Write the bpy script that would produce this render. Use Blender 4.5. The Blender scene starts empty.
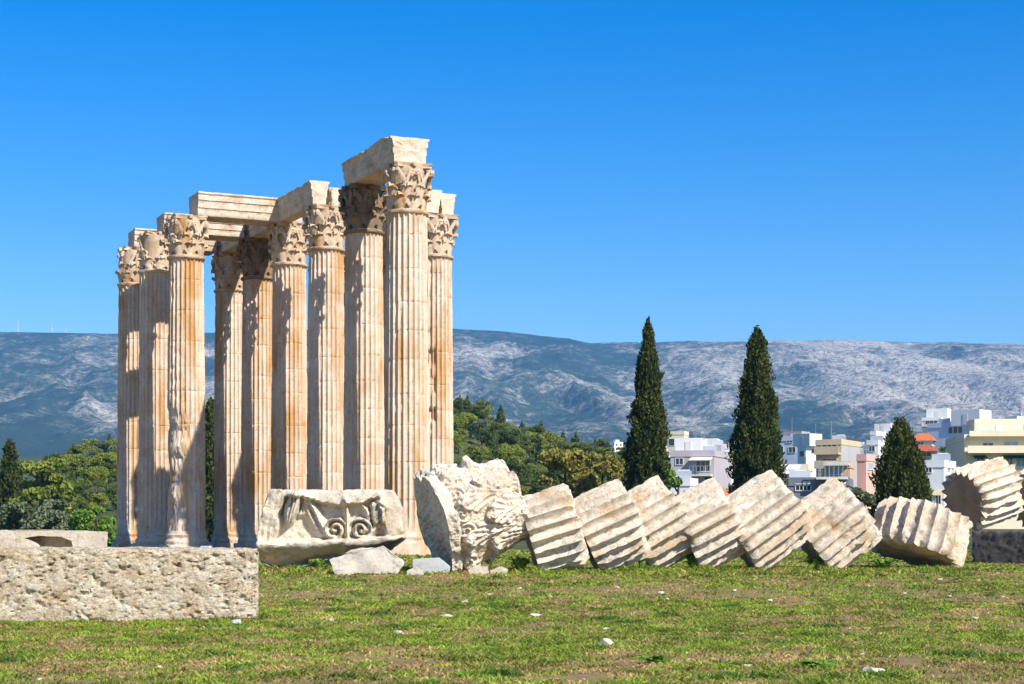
import bpy, bmesh, math, random
import numpy as np
R = math.radians
random.seed(7); rg = np.random.default_rng(7)
sc = bpy.context.scene
COL = sc.collection
FPX, HX, HY, EYE = 1713.0, 512.0, 525.0, 1.5

def P(px, py, d):
    """point seen at a pixel of the photograph at distance d"""
    return np.array([(px-HX)/FPX*d, d, EYE+(HY-py)/FPX*d])

# ------------------------------------------------------------------ noise
_perm = np.random.default_rng(3).permutation(512)
_perm = np.concatenate([_perm, _perm]).astype(np.int64)
_g = np.random.default_rng(4).normal(size=(512, 3)); _g /= np.linalg.norm(_g, axis=1)[:, None]
def perlin(p):
    p = np.asarray(p, float)
    i = np.floor(p).astype(np.int64); f = p-i; i &= 511
    u = f*f*f*(f*(f*6-15)+10)
    out = 0
    for dx in (0, 1):
        wx = u[:, 0] if dx else 1-u[:, 0]
        for dy in (0, 1):
            wy = u[:, 1] if dy else 1-u[:, 1]
            for dz in (0, 1):
                wz = u[:, 2] if dz else 1-u[:, 2]
                h = _perm[(_perm[(_perm[(i[:, 0]+dx) & 511]+i[:, 1]+dy) & 511]+i[:, 2]+dz) & 511]
                gr = _g[h]
                out = out + wx*wy*wz*(gr[:, 0]*(f[:, 0]-dx)+gr[:, 1]*(f[:, 1]-dy)+gr[:, 2]*(f[:, 2]-dz))
    return out*1.6
def fbm(p, oct=4, gain=.5, seed=0):
    p = np.asarray(p, float)+seed*17.31
    a, s, o = 1., 0., 0.
    for k in range(oct):
        o = o+a*perlin(p); s += a; a *= gain; p = p*2.03+11.7
    return o/s
def fbm2(x, y, oct=4, seed=0, gain=.5):
    x = np.asarray(x, float); y = np.asarray(y, float)
    return fbm(np.stack([x.ravel(), y.ravel(), np.zeros(x.size)], 1), oct, gain, seed).reshape(x.shape)

# ------------------------------------------------------------------ objects
def link(o, parent=None):
    COL.objects.link(o)
    if parent is not None: o.parent = parent
    return o
def tag(o, label=None, cat=None, group=None, kind='thing'):
    if label: o['label'] = label
    if cat: o['category'] = cat
    if group: o['group'] = group
    if kind: o['kind'] = kind
    return o
def empty(name, loc=(0, 0, 0), rz=0):
    o = bpy.data.objects.new(name, None); link(o)
    o.location = [float(v) for v in loc]; o.rotation_euler = (0, 0, rz); o.empty_display_size = .5
    return o
def mk(name, V, F, mat, parent=None, sharp=None, loc=None):
    me = bpy.data.meshes.new(name)
    me.from_pydata(np.asarray(V, float).tolist(), [], [list(map(int, f)) for f in F])
    me.materials.append(mat)
    if sharp is not None:
        me.polygons.foreach_set('use_smooth', [True]*len(me.polygons))
        me.set_sharp_from_angle(angle=R(sharp))
    me.update()
    o = bpy.data.objects.new(name, me); link(o, parent)
    if loc is not None: o.location = [float(v) for v in loc]
    return o
def inst(name, me, parent=None):
    return link(bpy.data.objects.new(name, me), parent)
def copy_tree(o, parent=None):
    c = o.copy(); COL.objects.link(c)
    if parent is not None: c.parent = parent
    for ch in list(o.children): copy_tree(ch, c)
    return c

class MB:
    def __init__(s): s.V = []; s.F = []; s.n = 0
    def add(s, V, F):
        V = np.asarray(V, float)
        s.V.append(V); s.F += [[int(i)+s.n for i in f] for f in F]; s.n += len(V); return s
    def verts(s): return np.concatenate(s.V)
    def build(s, name, mat, parent=None, sharp=None, loc=None):
        return mk(name, s.verts(), s.F, mat, parent, sharp, loc)
    def box(s, x0, x1, y0, y1, z0, z1):
        V = [(x, y, z) for z in (z0, z1) for y in (y0, y1) for x in (x0, x1)]
        return s.add(V, [(0, 2, 3, 1), (4, 5, 7, 6), (0, 1, 5, 4), (2, 6, 7, 3), (0, 4, 6, 2), (1, 3, 7, 5)])
    def ring(s, prof, n=32):
        """lathe from a list of (r, z)"""
        th = np.arange(n)/n*2*math.pi
        V = np.concatenate([np.stack([r*np.cos(th), r*np.sin(th), np.full(n, z)], 1) for r, z in prof])
        F = quads(len(prof), n, True)
        F += [list(range(n))[::-1], [(len(prof)-1)*n+i for i in range(n)]]
        return s.add(V, F)
    def shell(s, G, th):
        """grid of points (a,b,3) thickened"""
        a, b, _ = G.shape
        du = np.gradient(G, axis=0); dv = np.gradient(G, axis=1)
        N = np.cross(du, dv); N /= np.linalg.norm(N, axis=2)[..., None]+1e-9
        A = G+N*th/2; B = G-N*th/2
        V = np.concatenate([A.reshape(-1, 3), B.reshape(-1, 3)])
        m = a*b
        F = quads(a, b, False); F2 = [[i+m for i in f[::-1]] for f in F]
        rim = [i for i in range(b)]+[i*b+b-1 for i in range(1, a)]+[(a-1)*b+i for i in range(b-2, -1, -1)]+[i*b for i in range(a-2, 0, -1)]
        F3 = [(rim[k], rim[(k+1) % len(rim)], rim[(k+1) % len(rim)]+m, rim[k]+m) for k in range(len(rim))]
        return s.add(V, F+F2+F3)
    def tube(s, pts, rad, n=7):
        pts = np.asarray(pts, float); k = len(pts)
        rad = np.broadcast_to(np.asarray(rad, float), (k,))
        T = np.gradient(pts, axis=0); T /= np.linalg.norm(T, axis=1)[:, None]+1e-9
        up = np.array([.13, .31, .94])
        A = np.cross(T, up); A /= np.linalg.norm(A, axis=1)[:, None]+1e-9
        B = np.cross(T, A)
        th = np.arange(n)/n*2*math.pi
        V = (pts[:, None]+rad[:, None, None]*(A[:, None]*np.cos(th)[None, :, None]+B[:, None]*np.sin(th)[None, :, None])).reshape(-1, 3)
        F = quads(k, n, True)+[list(range(n))[::-1], [(k-1)*n+i for i in range(n)]]
        return s.add(V, F)
def quads(a, b, wrap):
    F = []
    for i in range(a-1):
        for j in range(b if wrap else b-1):
            j2 = (j+1) % b
            F.append((i*b+j, i*b+j2, (i+1)*b+j2, (i+1)*b+j))
    return F

def box_surface(nx, ny, nz, hx, hy, hz):
    """closed box surface as a fine grid"""
    Vs = []; Fs = []; n = 0
    def face(na, nb, fn):
        nonlocal n
        a = np.linspace(-1, 1, na+1); b = np.linspace(-1, 1, nb+1)
        A, B = np.meshgrid(a, b, indexing='ij')
        Vs.append(np.stack(fn(A.ravel(), B.ravel()), 1))
        Fs.extend([[i+n for i in f] for f in quads(na+1, nb+1, False)]); n += (na+1)*(nb+1)
    o = lambda A: np.ones_like(A)
    face(nx, nz, lambda a, b: (a, -o(a), b)); face(nz, nx, lambda a, b: (b, o(a), a))
    face(nx, ny, lambda a, b: (a, b, o(a))); face(ny, nx, lambda a, b: (b, a, -o(a)))
    face(ny, nz, lambda a, b: (o(a), a, b)); face(nz, ny, lambda a, b: (-o(a), b, a))
    V = np.concatenate(Vs)
    key = np.round(V*100000).astype(np.int64)
    _, idx, inv = np.unique(key, axis=0, return_index=True, return_inverse=True)
    inv = inv.ravel()
    return V[idx]*np.array([hx, hy, hz]), [[inv[i] for i in f] for f in Fs]
def rough_box(L, D, H, res, seed, r=.06, amp=.02, chip=1.6, freq=2.5, pits=0):
    hx, hy, hz = L/2, D/2, H/2
    V, F = box_surface(max(2, int(L/res)), max(2, int(D/res)), max(2, int(H/res)), hx, hy, hz)
    h = np.array([hx, hy, hz])
    nz = fbm(V*freq, 4, seed=seed)
    rr = np.clip(r*(1+chip*1.6*nz), .008, min(hx, hy, hz)*.9)[:, None]
    inner = np.clip(V, -(h-rr), h-rr)
    d = V-inner; ln = np.linalg.norm(d, axis=1)[:, None]+1e-9
    V2 = inner+d/ln*rr; nrm = d/ln
    V2 += nrm*(amp*fbm(V*freq*1.7, 5, .6, seed+5))[:, None]
    if pits:
        q = fbm(V*np.array([5, 5, 8.]), 4, .6, seed+9)
        V2 -= nrm*(pits*np.clip(q-.12, 0, .5)*2)[:, None]
        q = fbm(V*np.array([13, 13, 18.]), 3, .6, seed+3)
        V2 -= nrm*(pits*.8*np.clip(q-.16, 0, .4)*2)[:, None]
    return V2, F
def hull(points, seed, cuts=3, amp=.03, freq=3):
    bm = bmesh.new()
    for p in points: bm.verts.new([float(v) for v in p])
    r = bmesh.ops.convex_hull(bm, input=bm.verts)
    bmesh.ops.delete(bm, geom=[v for v in bm.verts if not v.link_faces], context='VERTS')
    bmesh.ops.triangulate(bm, faces=bm.faces[:])
    for _ in range(cuts):
        bmesh.ops.subdivide_edges(bm, edges=bm.edges[:], cuts=1, use_grid_fill=True)
    bm.normal_update()
    V = np.array([v.co[:] for v in bm.verts]); N = np.array([v.normal[:] for v in bm.verts])
    bm.verts.index_update()
    F = [[v.index for v in f.verts] for f in bm.faces]; bm.free()
    V = V+N*(amp*fbm(V*freq, 4, .6, seed))[:, None]
    return V, F
def rock_mesh(rx, ry, rz, seed, cuts=3, amp=.22):
    r = random.Random(seed)
    pts = [(rx*math.cos(a)*math.cos(b), ry*math.sin(a)*math.cos(b), rz*math.sin(b))
           for a, b in [(r.uniform(0, 6.28), r.uniform(-1.2, 1.2)) for _ in range(14)]]
    V, F = hull(pts, seed, cuts, amp*min(rx, ry, rz), 1.2/min(rx, ry, rz))
    return V, F

# ------------------------------------------------------------------ materials
class NT:
    def __init__(s, name):
        s.m = bpy.data.materials.new(name); s.m.use_nodes = True
        s.t = s.m.node_tree; s.N = s.t.nodes; s.L = s.t.links
        s.b = s.N['Principled BSDF']; s.out = s.N['Material Output']
        s.b.inputs['Roughness'].default_value = .9
        s.b.inputs['Specular IOR Level'].default_value = .25
    def n(s, typ, **kw):
        o = s.N.new(typ)
        for k, v in kw.items(): setattr(o, k, v)
        return o
    def l(s, a, b): s.L.new(a, b)
    def pos(s, scale=(1, 1, 1), obj=False):
        if obj: src = s.n('ShaderNodeTexCoord').outputs['Object']
        else: src = s.n('ShaderNodeNewGeometry').outputs['Position']
        mp = s.n('ShaderNodeMapping'); mp.inputs['Scale'].default_value = scale
        s.l(src, mp.inputs['Vector']); return mp.outputs['Vector']
    def noise(s, vec, scale, detail=6, rough=.6, dist=0):
        o = s.n('ShaderNodeTexNoise'); o.inputs['Scale'].default_value = scale
        o.inputs['Detail'].default_value = detail; o.inputs['Roughness'].default_value = rough
        o.inputs['Distortion'].default_value = dist
        s.l(vec, o.inputs['Vector']); return o.outputs['Fac']
    def ramp(s, fac, stops):
        o = s.n('ShaderNodeValToRGB'); e = o.color_ramp.elements
        while len(e) < len(stops): e.new(.5)
        for k, (p, c) in enumerate(stops):
            e[k].position = p
            e[k].color = (c, c, c, 1) if isinstance(c, (int, float)) else (*c, 1)
        s.l(fac, o.inputs['Fac']); return o.outputs['Color']
    def mix(s, fac, a, b, typ='MIX'):
        o = s.n('ShaderNodeMix', data_type='RGBA', blend_type=typ)
        for v, i in ((fac, 0), (a, 6), (b, 7)):
            if isinstance(v, (int, float)): o.inputs[i].default_value = v
            elif isinstance(v, tuple): o.inputs[i].default_value = (*v, 1)
            else: s.l(v, o.inputs[i])
        return o.outputs[2]
    def bump(s, h, strength=.5, dist=.02):
        o = s.n('ShaderNodeBump'); o.inputs['Strength'].default_value = strength; o.inputs['Distance'].default_value = dist
        s.l(h, o.inputs['Height']); s.l(o.outputs['Normal'], s.b.inputs['Normal'])
    def col(s, c):
        if isinstance(c, tuple): s.b.inputs['Base Color'].default_value = (*c, 1)
        else: s.l(c, s.b.inputs['Base Color'])
        return s.m

def marble(name, light, mid, ochre, och_lo=.5, och_hi=.68, dark=.35, streak=.14, bump=.5, obj=False, lich=0., grey=0.):
    t = NT(name)
    v = t.pos((1, 1, 1), obj); vs = t.pos((1, 1, streak), obj)
    base = t.mix(t.ramp(t.noise(v, 1.3, 8, .65), [(.35, 0.), (.65, 1.)]), mid, light)
    base = t.mix(t.ramp(t.noise(vs, 1.1, 7, .6, .6), [(och_lo, 0.), (och_hi, 1.)]), base, ochre)
    base = t.mix(t.ramp(t.noise(v, .45, 4, .6), [(.42, 0.), (.62, .55)]), base, light)
    g = t.ramp(t.noise(v, 6, 9, .75), [(.54, 0.), (.72, dark)])
    base = t.mix(g, base, (.17, .14, .115))
    g2 = t.ramp(t.noise(vs, 4.5, 6, .7), [(.58, 0.), (.75, dark*.9)])
    base = t.mix(g2, base, (.21, .15, .10))
    if grey:
        base = t.mix(t.ramp(t.noise(v, 2.6, 10, .78, .8), [(.52, 0.), (.63, grey)]), base, (.27, .245, .21))
        base = t.mix(t.ramp(t.noise(v, 19, 5, .8), [(.56, 0.), (.66, grey)]), base, (.15, .12, .09))
    if lich:
        base = t.mix(t.ramp(t.noise(v, 2.1, 9, .75, .5), [(.60, 0.), (.66, lich)]), base, (.30, .23, .05))
    t.bump(t.noise(v, 14, 10, .75), bump, .03)
    return t.col(base)
M = {}
M['column'] = marble('weathered_marble', (.70, .58, .46), (.53, .375, .26), (.50, .265, .085), .46, .62, .85, .12, .9, grey=.3)
M['capital'] = marble('carved_marble', (.64, .51, .375), (.44, .31, .20), (.43, .23, .08), .48, .64, .8, .5, 1.)
M['painted_shade'] = marble('painted_shade_marble', (.27, .19, .125), (.13, .085, .055), (.29, .16, .065), .5, .68, .8, .5, .8)  # darker capital marble: shade beneath the beams put into the colour
M['beam'] = marble('beam_marble', (.68, .58, .455), (.51, .40, .285), (.42, .26, .13), .51, .68, .85, 1.2, .8, grey=.5)
M['drum'] = marble('fallen_marble', (.72, .63, .505), (.53, .435, .325), (.49, .31, .14), .53, .69, .8, 1, 1., grey=.8)
M['drum_end'] = marble('drum_end_stone', (.42, .29, .20), (.30, .19, .125), (.36, .20, .10), .5, .7, .5, 1, .9)
M['block'] = marble('carved_block_stone', (.71, .62, .49), (.53, .435, .32), (.45, .32, .15), .54, .71, .8, 1, 1., lich=.85, grey=.65)
M['white_stone'] = marble('pale_stone', (.64, .58, .49), (.52, .46, .37), (.48, .38, .26), .55, .75, .7, 1, .8)
M['grey_stone'] = marble('grey_stone', (.50, .50, .49), (.38, .37, .35), (.36, .31, .25), .6, .8, .5, 1, .5)
M['plinth'] = marble('dark_plinth_stone', (.105, .095, .085), (.05, .045, .042), (.09, .065, .045), .55, .75, .7, 1, .8)

def conglomerate():
    t = NT('porous_conglomerate'); v = t.pos()
    vs = t.pos((1, 1, 2.2))
    base = t.mix(t.ramp(t.noise(v, 3.2, 9, .7), [(.38, 0.), (.62, 1.)]), (.54, .43, .28), (.78, .69, .53))
    base = t.mix(t.ramp(t.noise(vs, 1.5, 6, .65), [(.5, 0.), (.68, .7)]), base, (.53, .37, .20))
    gn = t.n('ShaderNodeTexVoronoi'); gn.inputs['Scale'].default_value = 42; t.l(v, gn.inputs['Vector'])
    bw = t.n('ShaderNodeRGBToBW'); t.l(gn.outputs['Color'], bw.inputs[0])
    base = t.mix(.35, base, t.ramp(bw.outputs[0], [(.2, .22), (.8, .8)]), 'OVERLAY')
    h = t.noise(vs, 9, 9, .75)
    base = t.mix(t.ramp(h, [(.53, 0.), (.63, .85)]), base, (.20, .145, .085))
    base = t.mix(t.ramp(t.noise(vs, 26, 7, .75), [(.54, 0.), (.62, .85)]), base, (.10, .07, .045))
    t.bump(t.noise(vs, 16, 10, .8), 1., -.05)
    return t.col(base)
M['conglom'] = conglomerate()

def plain(name, c, rough=.85, var=.12, scale=1.2):
    t = NT(name); t.b.inputs['Roughness'].default_value = rough
    n = t.noise(t.pos((1, 1, .35)), scale, 7, .65)
    c2 = tuple(x*(1-var*2.2) for x in c)
    return t.col(t.mix(t.ramp(n, [(.35, 0.), (.7, 1.)]), c, c2))
def foliage(name, c1, c2, scale=.9):
    t = NT(name)
    n = t.noise(t.pos(), scale, 3, .6); n2 = t.noise(t.pos(), 9, 2, .6)
    b = t.mix(t.ramp(n, [(.36, 0.), (.64, 1.)]), c1, c2)
    b = t.mix(t.ramp(n2, [(.4, 0.), (.7, .55)]), b, tuple(min(1, x*1.7) for x in c2))
    t.col(b); t.b.inputs['Roughness'].default_value = .65
    tr = t.n('ShaderNodeBsdfTranslucent'); t.l(b, tr.inputs['Color'])
    ms = t.n('ShaderNodeMixShader'); ms.inputs[0].default_value = .22
    t.l(t.b.outputs[0], ms.inputs[1]); t.l(tr.outputs[0], ms.inputs[2]); t.l(ms.outputs[0], t.out.inputs['Surface'])
    return t.m
M['cypress'] = foliage('cypress_leaves', (.020, .036, .008), (.066, .082, .014), .8)
M['pine_dark'] = foliage('dark_pine_needles', (.032, .056, .014), (.10, .13, .026), .3)
M['pine_mid'] = foliage('pine_needles', (.085, .125, .018), (.23, .26, .04), .3)
M['olive'] = foliage('olive_leaves', (.085, .115, .055), (.155, .185, .095), .7)
M['bright'] = foliage('bright_leaves', (.085, .16, .02), (.15, .25, .035), .7)
M['yellow'] = foliage('yellowing_leaves', (.14, .13, .022), (.26, .22, .04), .4)
M['bark'] = plain('bark', (.10, .07, .045), .9, .2, 6)

# ------------------------------------------------------------------ terrain
def near_z(y):
    return np.interp(y, [-60, 25, 31, 38, 46, 60, 75, 115, 150], [0, 0, .18, .42, .45, .28, .13, .1, 0.])
def terrain(x, y):
    x = np.asarray(x, float); y = np.asarray(y, float)
    z = near_z(y)
    f = np.clip(1-np.abs(y-30)/60, 0, 1)
    z = z+f*(.05*fbm2(x/3.3, y/3.3, 3, 2)+.02*fbm2(x/.7, y/.7, 2, 5))
    s = np.clip(y-150, 0, None)
    z = z+np.where(s < 1300, .046*s, .046*1300+.04*(s-1300))
    z = z+17.5*np.exp(-((x+32)/36)**2-((y-330)/75)**2)
    z = z-.9*np.exp(-((y-135)/25)**2)
    return z
def tz(x, y): return float(terrain(np.array([x]), np.array([y]))[0])
def ground():
    yy = np.concatenate([np.arange(-60, 10, 5.), np.arange(10, 48, .3), np.arange(48, 120, 2.), np.arange(120, 500, 7.), np.geomspace(500, 2700, 30)])
    u = np.linspace(-1, 1, 221)
    xx = np.sign(u)*(22*np.abs(u)/.6*(np.abs(u) < .6)+(np.abs(u) >= .6)*(22*np.power(5000/22, (np.abs(u)-.6)/.4)))
    Y, X = np.meshgrid(yy, xx, indexing='ij')
    Z = terrain(X, Y)
    t = NT('ground_soil'); v = t.pos()
    soil = t.mix(t.ramp(t.noise(v, 2.2, 8, .7), [(.35, 0.), (.65, 1.)]), (.16, .078, .034), (.33, .20, .09))
    gr = t.mix(t.ramp(t.noise(v, 7, 6, .7), [(.35, 0.), (.65, 1.)]), (.13, .13, .03), (.25, .21, .075))
    m1 = t.ramp(t.noise(v, 1.6, 8, .75), [(.40, 0.), (.56, .9)])
    near = t.mix(m1, soil, gr)
    sep = t.n('ShaderNodeSeparateXYZ'); t.l(t.n('ShaderNodeNewGeometry').outputs['Position'], sep.inputs[0])
    far = t.mix(t.ramp(t.noise(v, .04, 6, .6), [(.4, 0.), (.6, 1.)]), (.035, .055, .018), (.085, .09, .035))
    mr = t.n('ShaderNodeMapRange'); mr.inputs[1].default_value = 85; mr.inputs[2].default_value = 125
    t.l(sep.outputs[1], mr.inputs[0])
    t.bump(t.noise(v, 9, 8, .7), .6, .04)
    t.col(t.mix(mr.outputs[0], near, far))
    o = mk('ground', np.stack([X.ravel(), Y.ravel(), Z.ravel()], 1), quads(len(yy), len(xx), False), t.m, None, 60)
    o['kind'] = 'structure'
ground()

# ------------------------------------------------------------------ mountain
RX = [-2600, -700, 0, 120, 205, 330, 455, 500, 560, 592, 640, 760, 850, 950, 1024, 1500, 3600]
RY = [400, 345, 332, 334, 333, 329, 329, 331, 338, 343.5, 343, 341, 340.5, 343, 346, 372, 430]
def ridge_z(x, D): return EYE+(HY-np.interp(x/D*FPX+HX, RX, RY))/FPX*D
DR = 5600.
def mountain():
    xs = np.linspace(-5000, 5000, 520); ts = np.concatenate([np.linspace(0, 1, 130), np.linspace(1.03, 1.4, 12)])
    T, X = np.meshgrid(ts, xs, indexing='ij')
    Y = 2500+T*(DR-2500)
    top = ridge_z(X, DR); foot = .046*1300+.04*(2500-1450)-12
    prof = np.interp(T, [0, .12, .35, .6, .85, .95, 1, 1.4], [0, .05, .22, .50, .82, .945, 1.0, .8])
    Z = foot+(top-foot)*prof
    w = np.sin(np.clip(T, 0, 1)*math.pi)**.7
    rid = 1-2*np.abs(fbm2(X/520+Y/2400, Y/1500, 5, 3, .52))
    Z = Z+w*(115*(rid-.55)+26*fbm2(X/130, Y/220, 4, 8))
    Z += np.where((T > .9), 2.5*fbm2(X/60, Y/60, 2, 6), 0)
    t = NT('mountain_scrub_rock')
    v = t.pos((1, .6, 1.5)); v2 = t.pos()
    sep = t.n('ShaderNodeSeparateXYZ'); t.l(t.n('ShaderNodeNewGeometry').outputs['Position'], sep.inputs[0])
    def mrange(o, a, b, c, d):
        mr = t.n('ShaderNodeMapRange'); 
        for k, q in zip((1, 2, 3, 4), (a, b, c, d)): mr.inputs[k].default_value = q
        t.l(o, mr.inputs[0]); return mr.outputs[0]
    def math_(op, a, b):
        o = t.n('ShaderNodeMath', operation=op)
        for i, q in enumerate((a, b)):
            if isinstance(q, (int, float)): o.inputs[i].default_value = q
            else: t.l(q, o.inputs[i])
        return o.outputs[0]
    n1 = t.noise(v, .0026, 3, .5, .3); n2 = t.noise(t.pos((1, .55, .8)), .030, 12, .80, .2); n3 = t.noise(t.pos((1, .5, .3)), .008, 8, .75, .6)
    n4 = t.noise(t.pos((1, .5, .9)), .042, 7, .85)
    f = math_('ADD', math_('ADD', math_('MULTIPLY', n1, .42), math_('MULTIPLY', n2, .42)), math_('ADD', math_('MULTIPLY', n3, .26), math_('MULTIPLY', n4, .36)))
    f = math_('ADD', f, mrange(sep.outputs[0], 200, 1100, -.005, .075))
    f = math_('ADD', f, mrange(sep.outputs[2], 480, 620, .0, -.05))
    f = math_('ADD', f, mrange(sep.outputs[2], 120, 240, -.09, .0))
    c = t.ramp(f, [(.66, (.04, .062, .038)), (.71, (.085, .105, .07)), (.75, (.25, .235, .18)), (.82, (.58, .51, .41))])
    c = t.mix(t.ramp(t.noise(v2, .085, 5, .85), [(.5, 0.), (.57, .85)]), c, (.035, .06, .036))
    t.bump(t.noise(v2, .02, 8, .7), 1., 14)
    t.col(c)
    o = mk('mountain', np.stack([X.ravel(), Y.ravel(), Z.ravel()], 1), quads(len(ts), len(xs), False), t.m, None, 80)
    o['kind'] = 'structure'
mountain()

# ------------------------------------------------------------------ standing columns
EV = np.array([-2.36, 4.97]); SV = np.array([4.97, 2.36])
PI_ = np.array([-4.62, 75.1])
ROWANG = math.atan2(4.97, -2.36)
GZ = .1
CH = 17.14
def col_xy(k, row, fudge=0): return PI_+EV*k+SV*row+np.array([fudge, 0])

def shaft_mesh(seed, R0=.985, R1=.885, z0=1.0, z1=15.12, nf=24, dmg=None, holes=()):
    ts = [0, .06, .15, .30, .5, .70, .85, .94]
    th = np.array([(k+t)/nf*2*math.pi for k in range(nf) for t in ts])
    tt = np.tile(ts, nf)
    prof = np.sqrt(np.clip(1-((tt-.5)/.45)**2, 0, 1))
    rgk = np.random.default_rng(seed)
    joints = [z0]
    while joints[-1] < z1-1.6: joints.append(joints[-1]+rgk.uniform(1.15, 1.75))
    joints = [j for j in joints[1:] if j < z1-.6]
    zs = set(np.round(np.arange(z0, z1, .2), 3).tolist()+[z1])
    for j in joints: zs |= {round(j-.035, 3), round(j, 3), round(j+.035, 3)}
    zs = np.array(sorted(zs))
    Z, TH = np.meshgrid(zs, th, indexing='ij'); PR = np.broadcast_to(prof, Z.shape)
    u = (Z-z0)/(z1-z0)
    rad = R0+(R1-R0)*(u**1.35)
    P3 = np.stack([np.cos(TH).ravel()*.95, np.sin(TH).ravel()*.95, Z.ravel()], 1)
    n1 = fbm(P3*.9, 4, .55, seed).reshape(Z.shape); n2 = fbm(P3*4, 3, .6, seed+2).reshape(Z.shape)
    wear = np.clip((n1-.16)*3.2, 0, 1)                    # patches where the flutes are worn off
    foot = np.clip(1-(Z-z0)/(.9+.6*n1), 0, 1)
    wear = np.clip(wear*.75+foot*.9, 0, 1)
    fl = .108*(1-wear*.85)
    fade = np.clip((Z-z0-.15)/.12, 0, 1)*np.clip((z1-.12-Z)/.12, 0, 1)
    r = rad-fl*PR*fade-.045*wear-.02*np.clip(n2, 0, 1)
    chips = np.clip(fbm(P3*np.array([3, 3, 2.2]), 3, .6, seed+7).reshape(Z.shape)-.22, 0, 1)
    r = r-.26*chips*(1-PR*.6)
    for j in joints:
        dj = np.exp(-((Z-j)/.022)**2); r = r-dj*(.014+.07*np.clip(n2+.1, 0, 1))
        k = rgk.uniform(-.008, .008); r = r+np.where(Z > j, k, 0)
    if dmg is not None:
        ang0, half, ztop, depth = dmg
        da = np.abs((TH-ang0+math.pi) % (2*math.pi)-math.pi)
        zf = np.clip((ztop+1.2*n1-Z)/.5, 0, 1); af = np.clip((half+.5*n1-da)/.35, 0, 1)
        lay = .5+.5*np.sin(Z*3.1+4*n1+1.3)
        w = zf*af
        r = (r+fl*PR*fade*w)-w*depth*(.35+.65*lay+.5*n2)
    for (ha, hz, hw, hh, hd) in holes:
        da = np.abs((TH-ha+math.pi) % (2*math.pi)-math.pi)*.9
        r = r-hd*np.clip((hw-da)/.05, 0, 1)*np.clip((hh-np.abs(Z-hz))/.06, 0, 1)
    V = np.stack([r*np.cos(TH), r*np.sin(TH), Z], 2).reshape(-1, 3)
    n = len(th)
    F = quads(len(zs), n, True)+[list(range(n))[::-1], [(len(zs)-1)*n+i for i in range(n)]]
    return V, F

def base_mesh(seed, big=False):
    m = MB()
    hb = 1.28 if big else 1.13
    V, F = rough_box(2*hb, 2*hb, .62 if big else .4, .1, seed, .12, .10, 2.6); V[:, 2] += .31 if big else .2; m.add(V, F)
    n = 72; k = MB(); g = 1. if big else .93
    k.ring([(1.15*g, .36), (1.2*g, .46), (1.21*g, .56), (1.17*g, .64), (1.11*g, .70), (1.1*g, .76), (1.13*g, .82), (1.14*g, .90), (1.08*g, .97), (1.0, 1.02), (.97, 1.1)], n)
    V = k.verts(); q = fbm(V*1.7, 4, .6, seed+1)
    V[:, :2] *= (1-.16*np.clip(q, 0, 1)-.04*q)[:, None]; m.add(V, k.F)
    return m
def leaf_grid(th0, z0, h, w, rb, out, na=11, nb=7, fold=.05):
    s = np.linspace(0, 1, na)[:, None]; t = np.linspace(-1, 1, nb)[None, :]
    width = w*(.72+.35*np.sin(s*math.pi*.85))*(1-.72*np.clip((s-.72)/.28, 0, 1)**1.5)
    width = width*(1-.22*(np.sin(s*math.pi*5) > 0)*(np.abs(t) > .9))
    curl = np.clip((s-.62)/.38, 0, 1)
    zz = z0+h*(np.minimum(s, .62)+.38*np.sin(curl*math.pi*.62)*.62)+0*t
    rr = rb(zz)+.11+out*(curl**1.4)*(.7+.3*np.sin(curl*math.pi*.5))+.03*np.sin(s*3)+0*t
    rr = rr-fold*np.abs(t)**.7*(1-curl)*1.2+.035*np.abs(np.sin(t*math.pi*1.5))
    zz = zz-.14*np.abs(t)**2*h*(.3+curl)
    ang = th0+t*width/2/rr
    return np.stack([rr*np.cos(ang), rr*np.sin(ang), zz+0*ang], 2)
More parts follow.
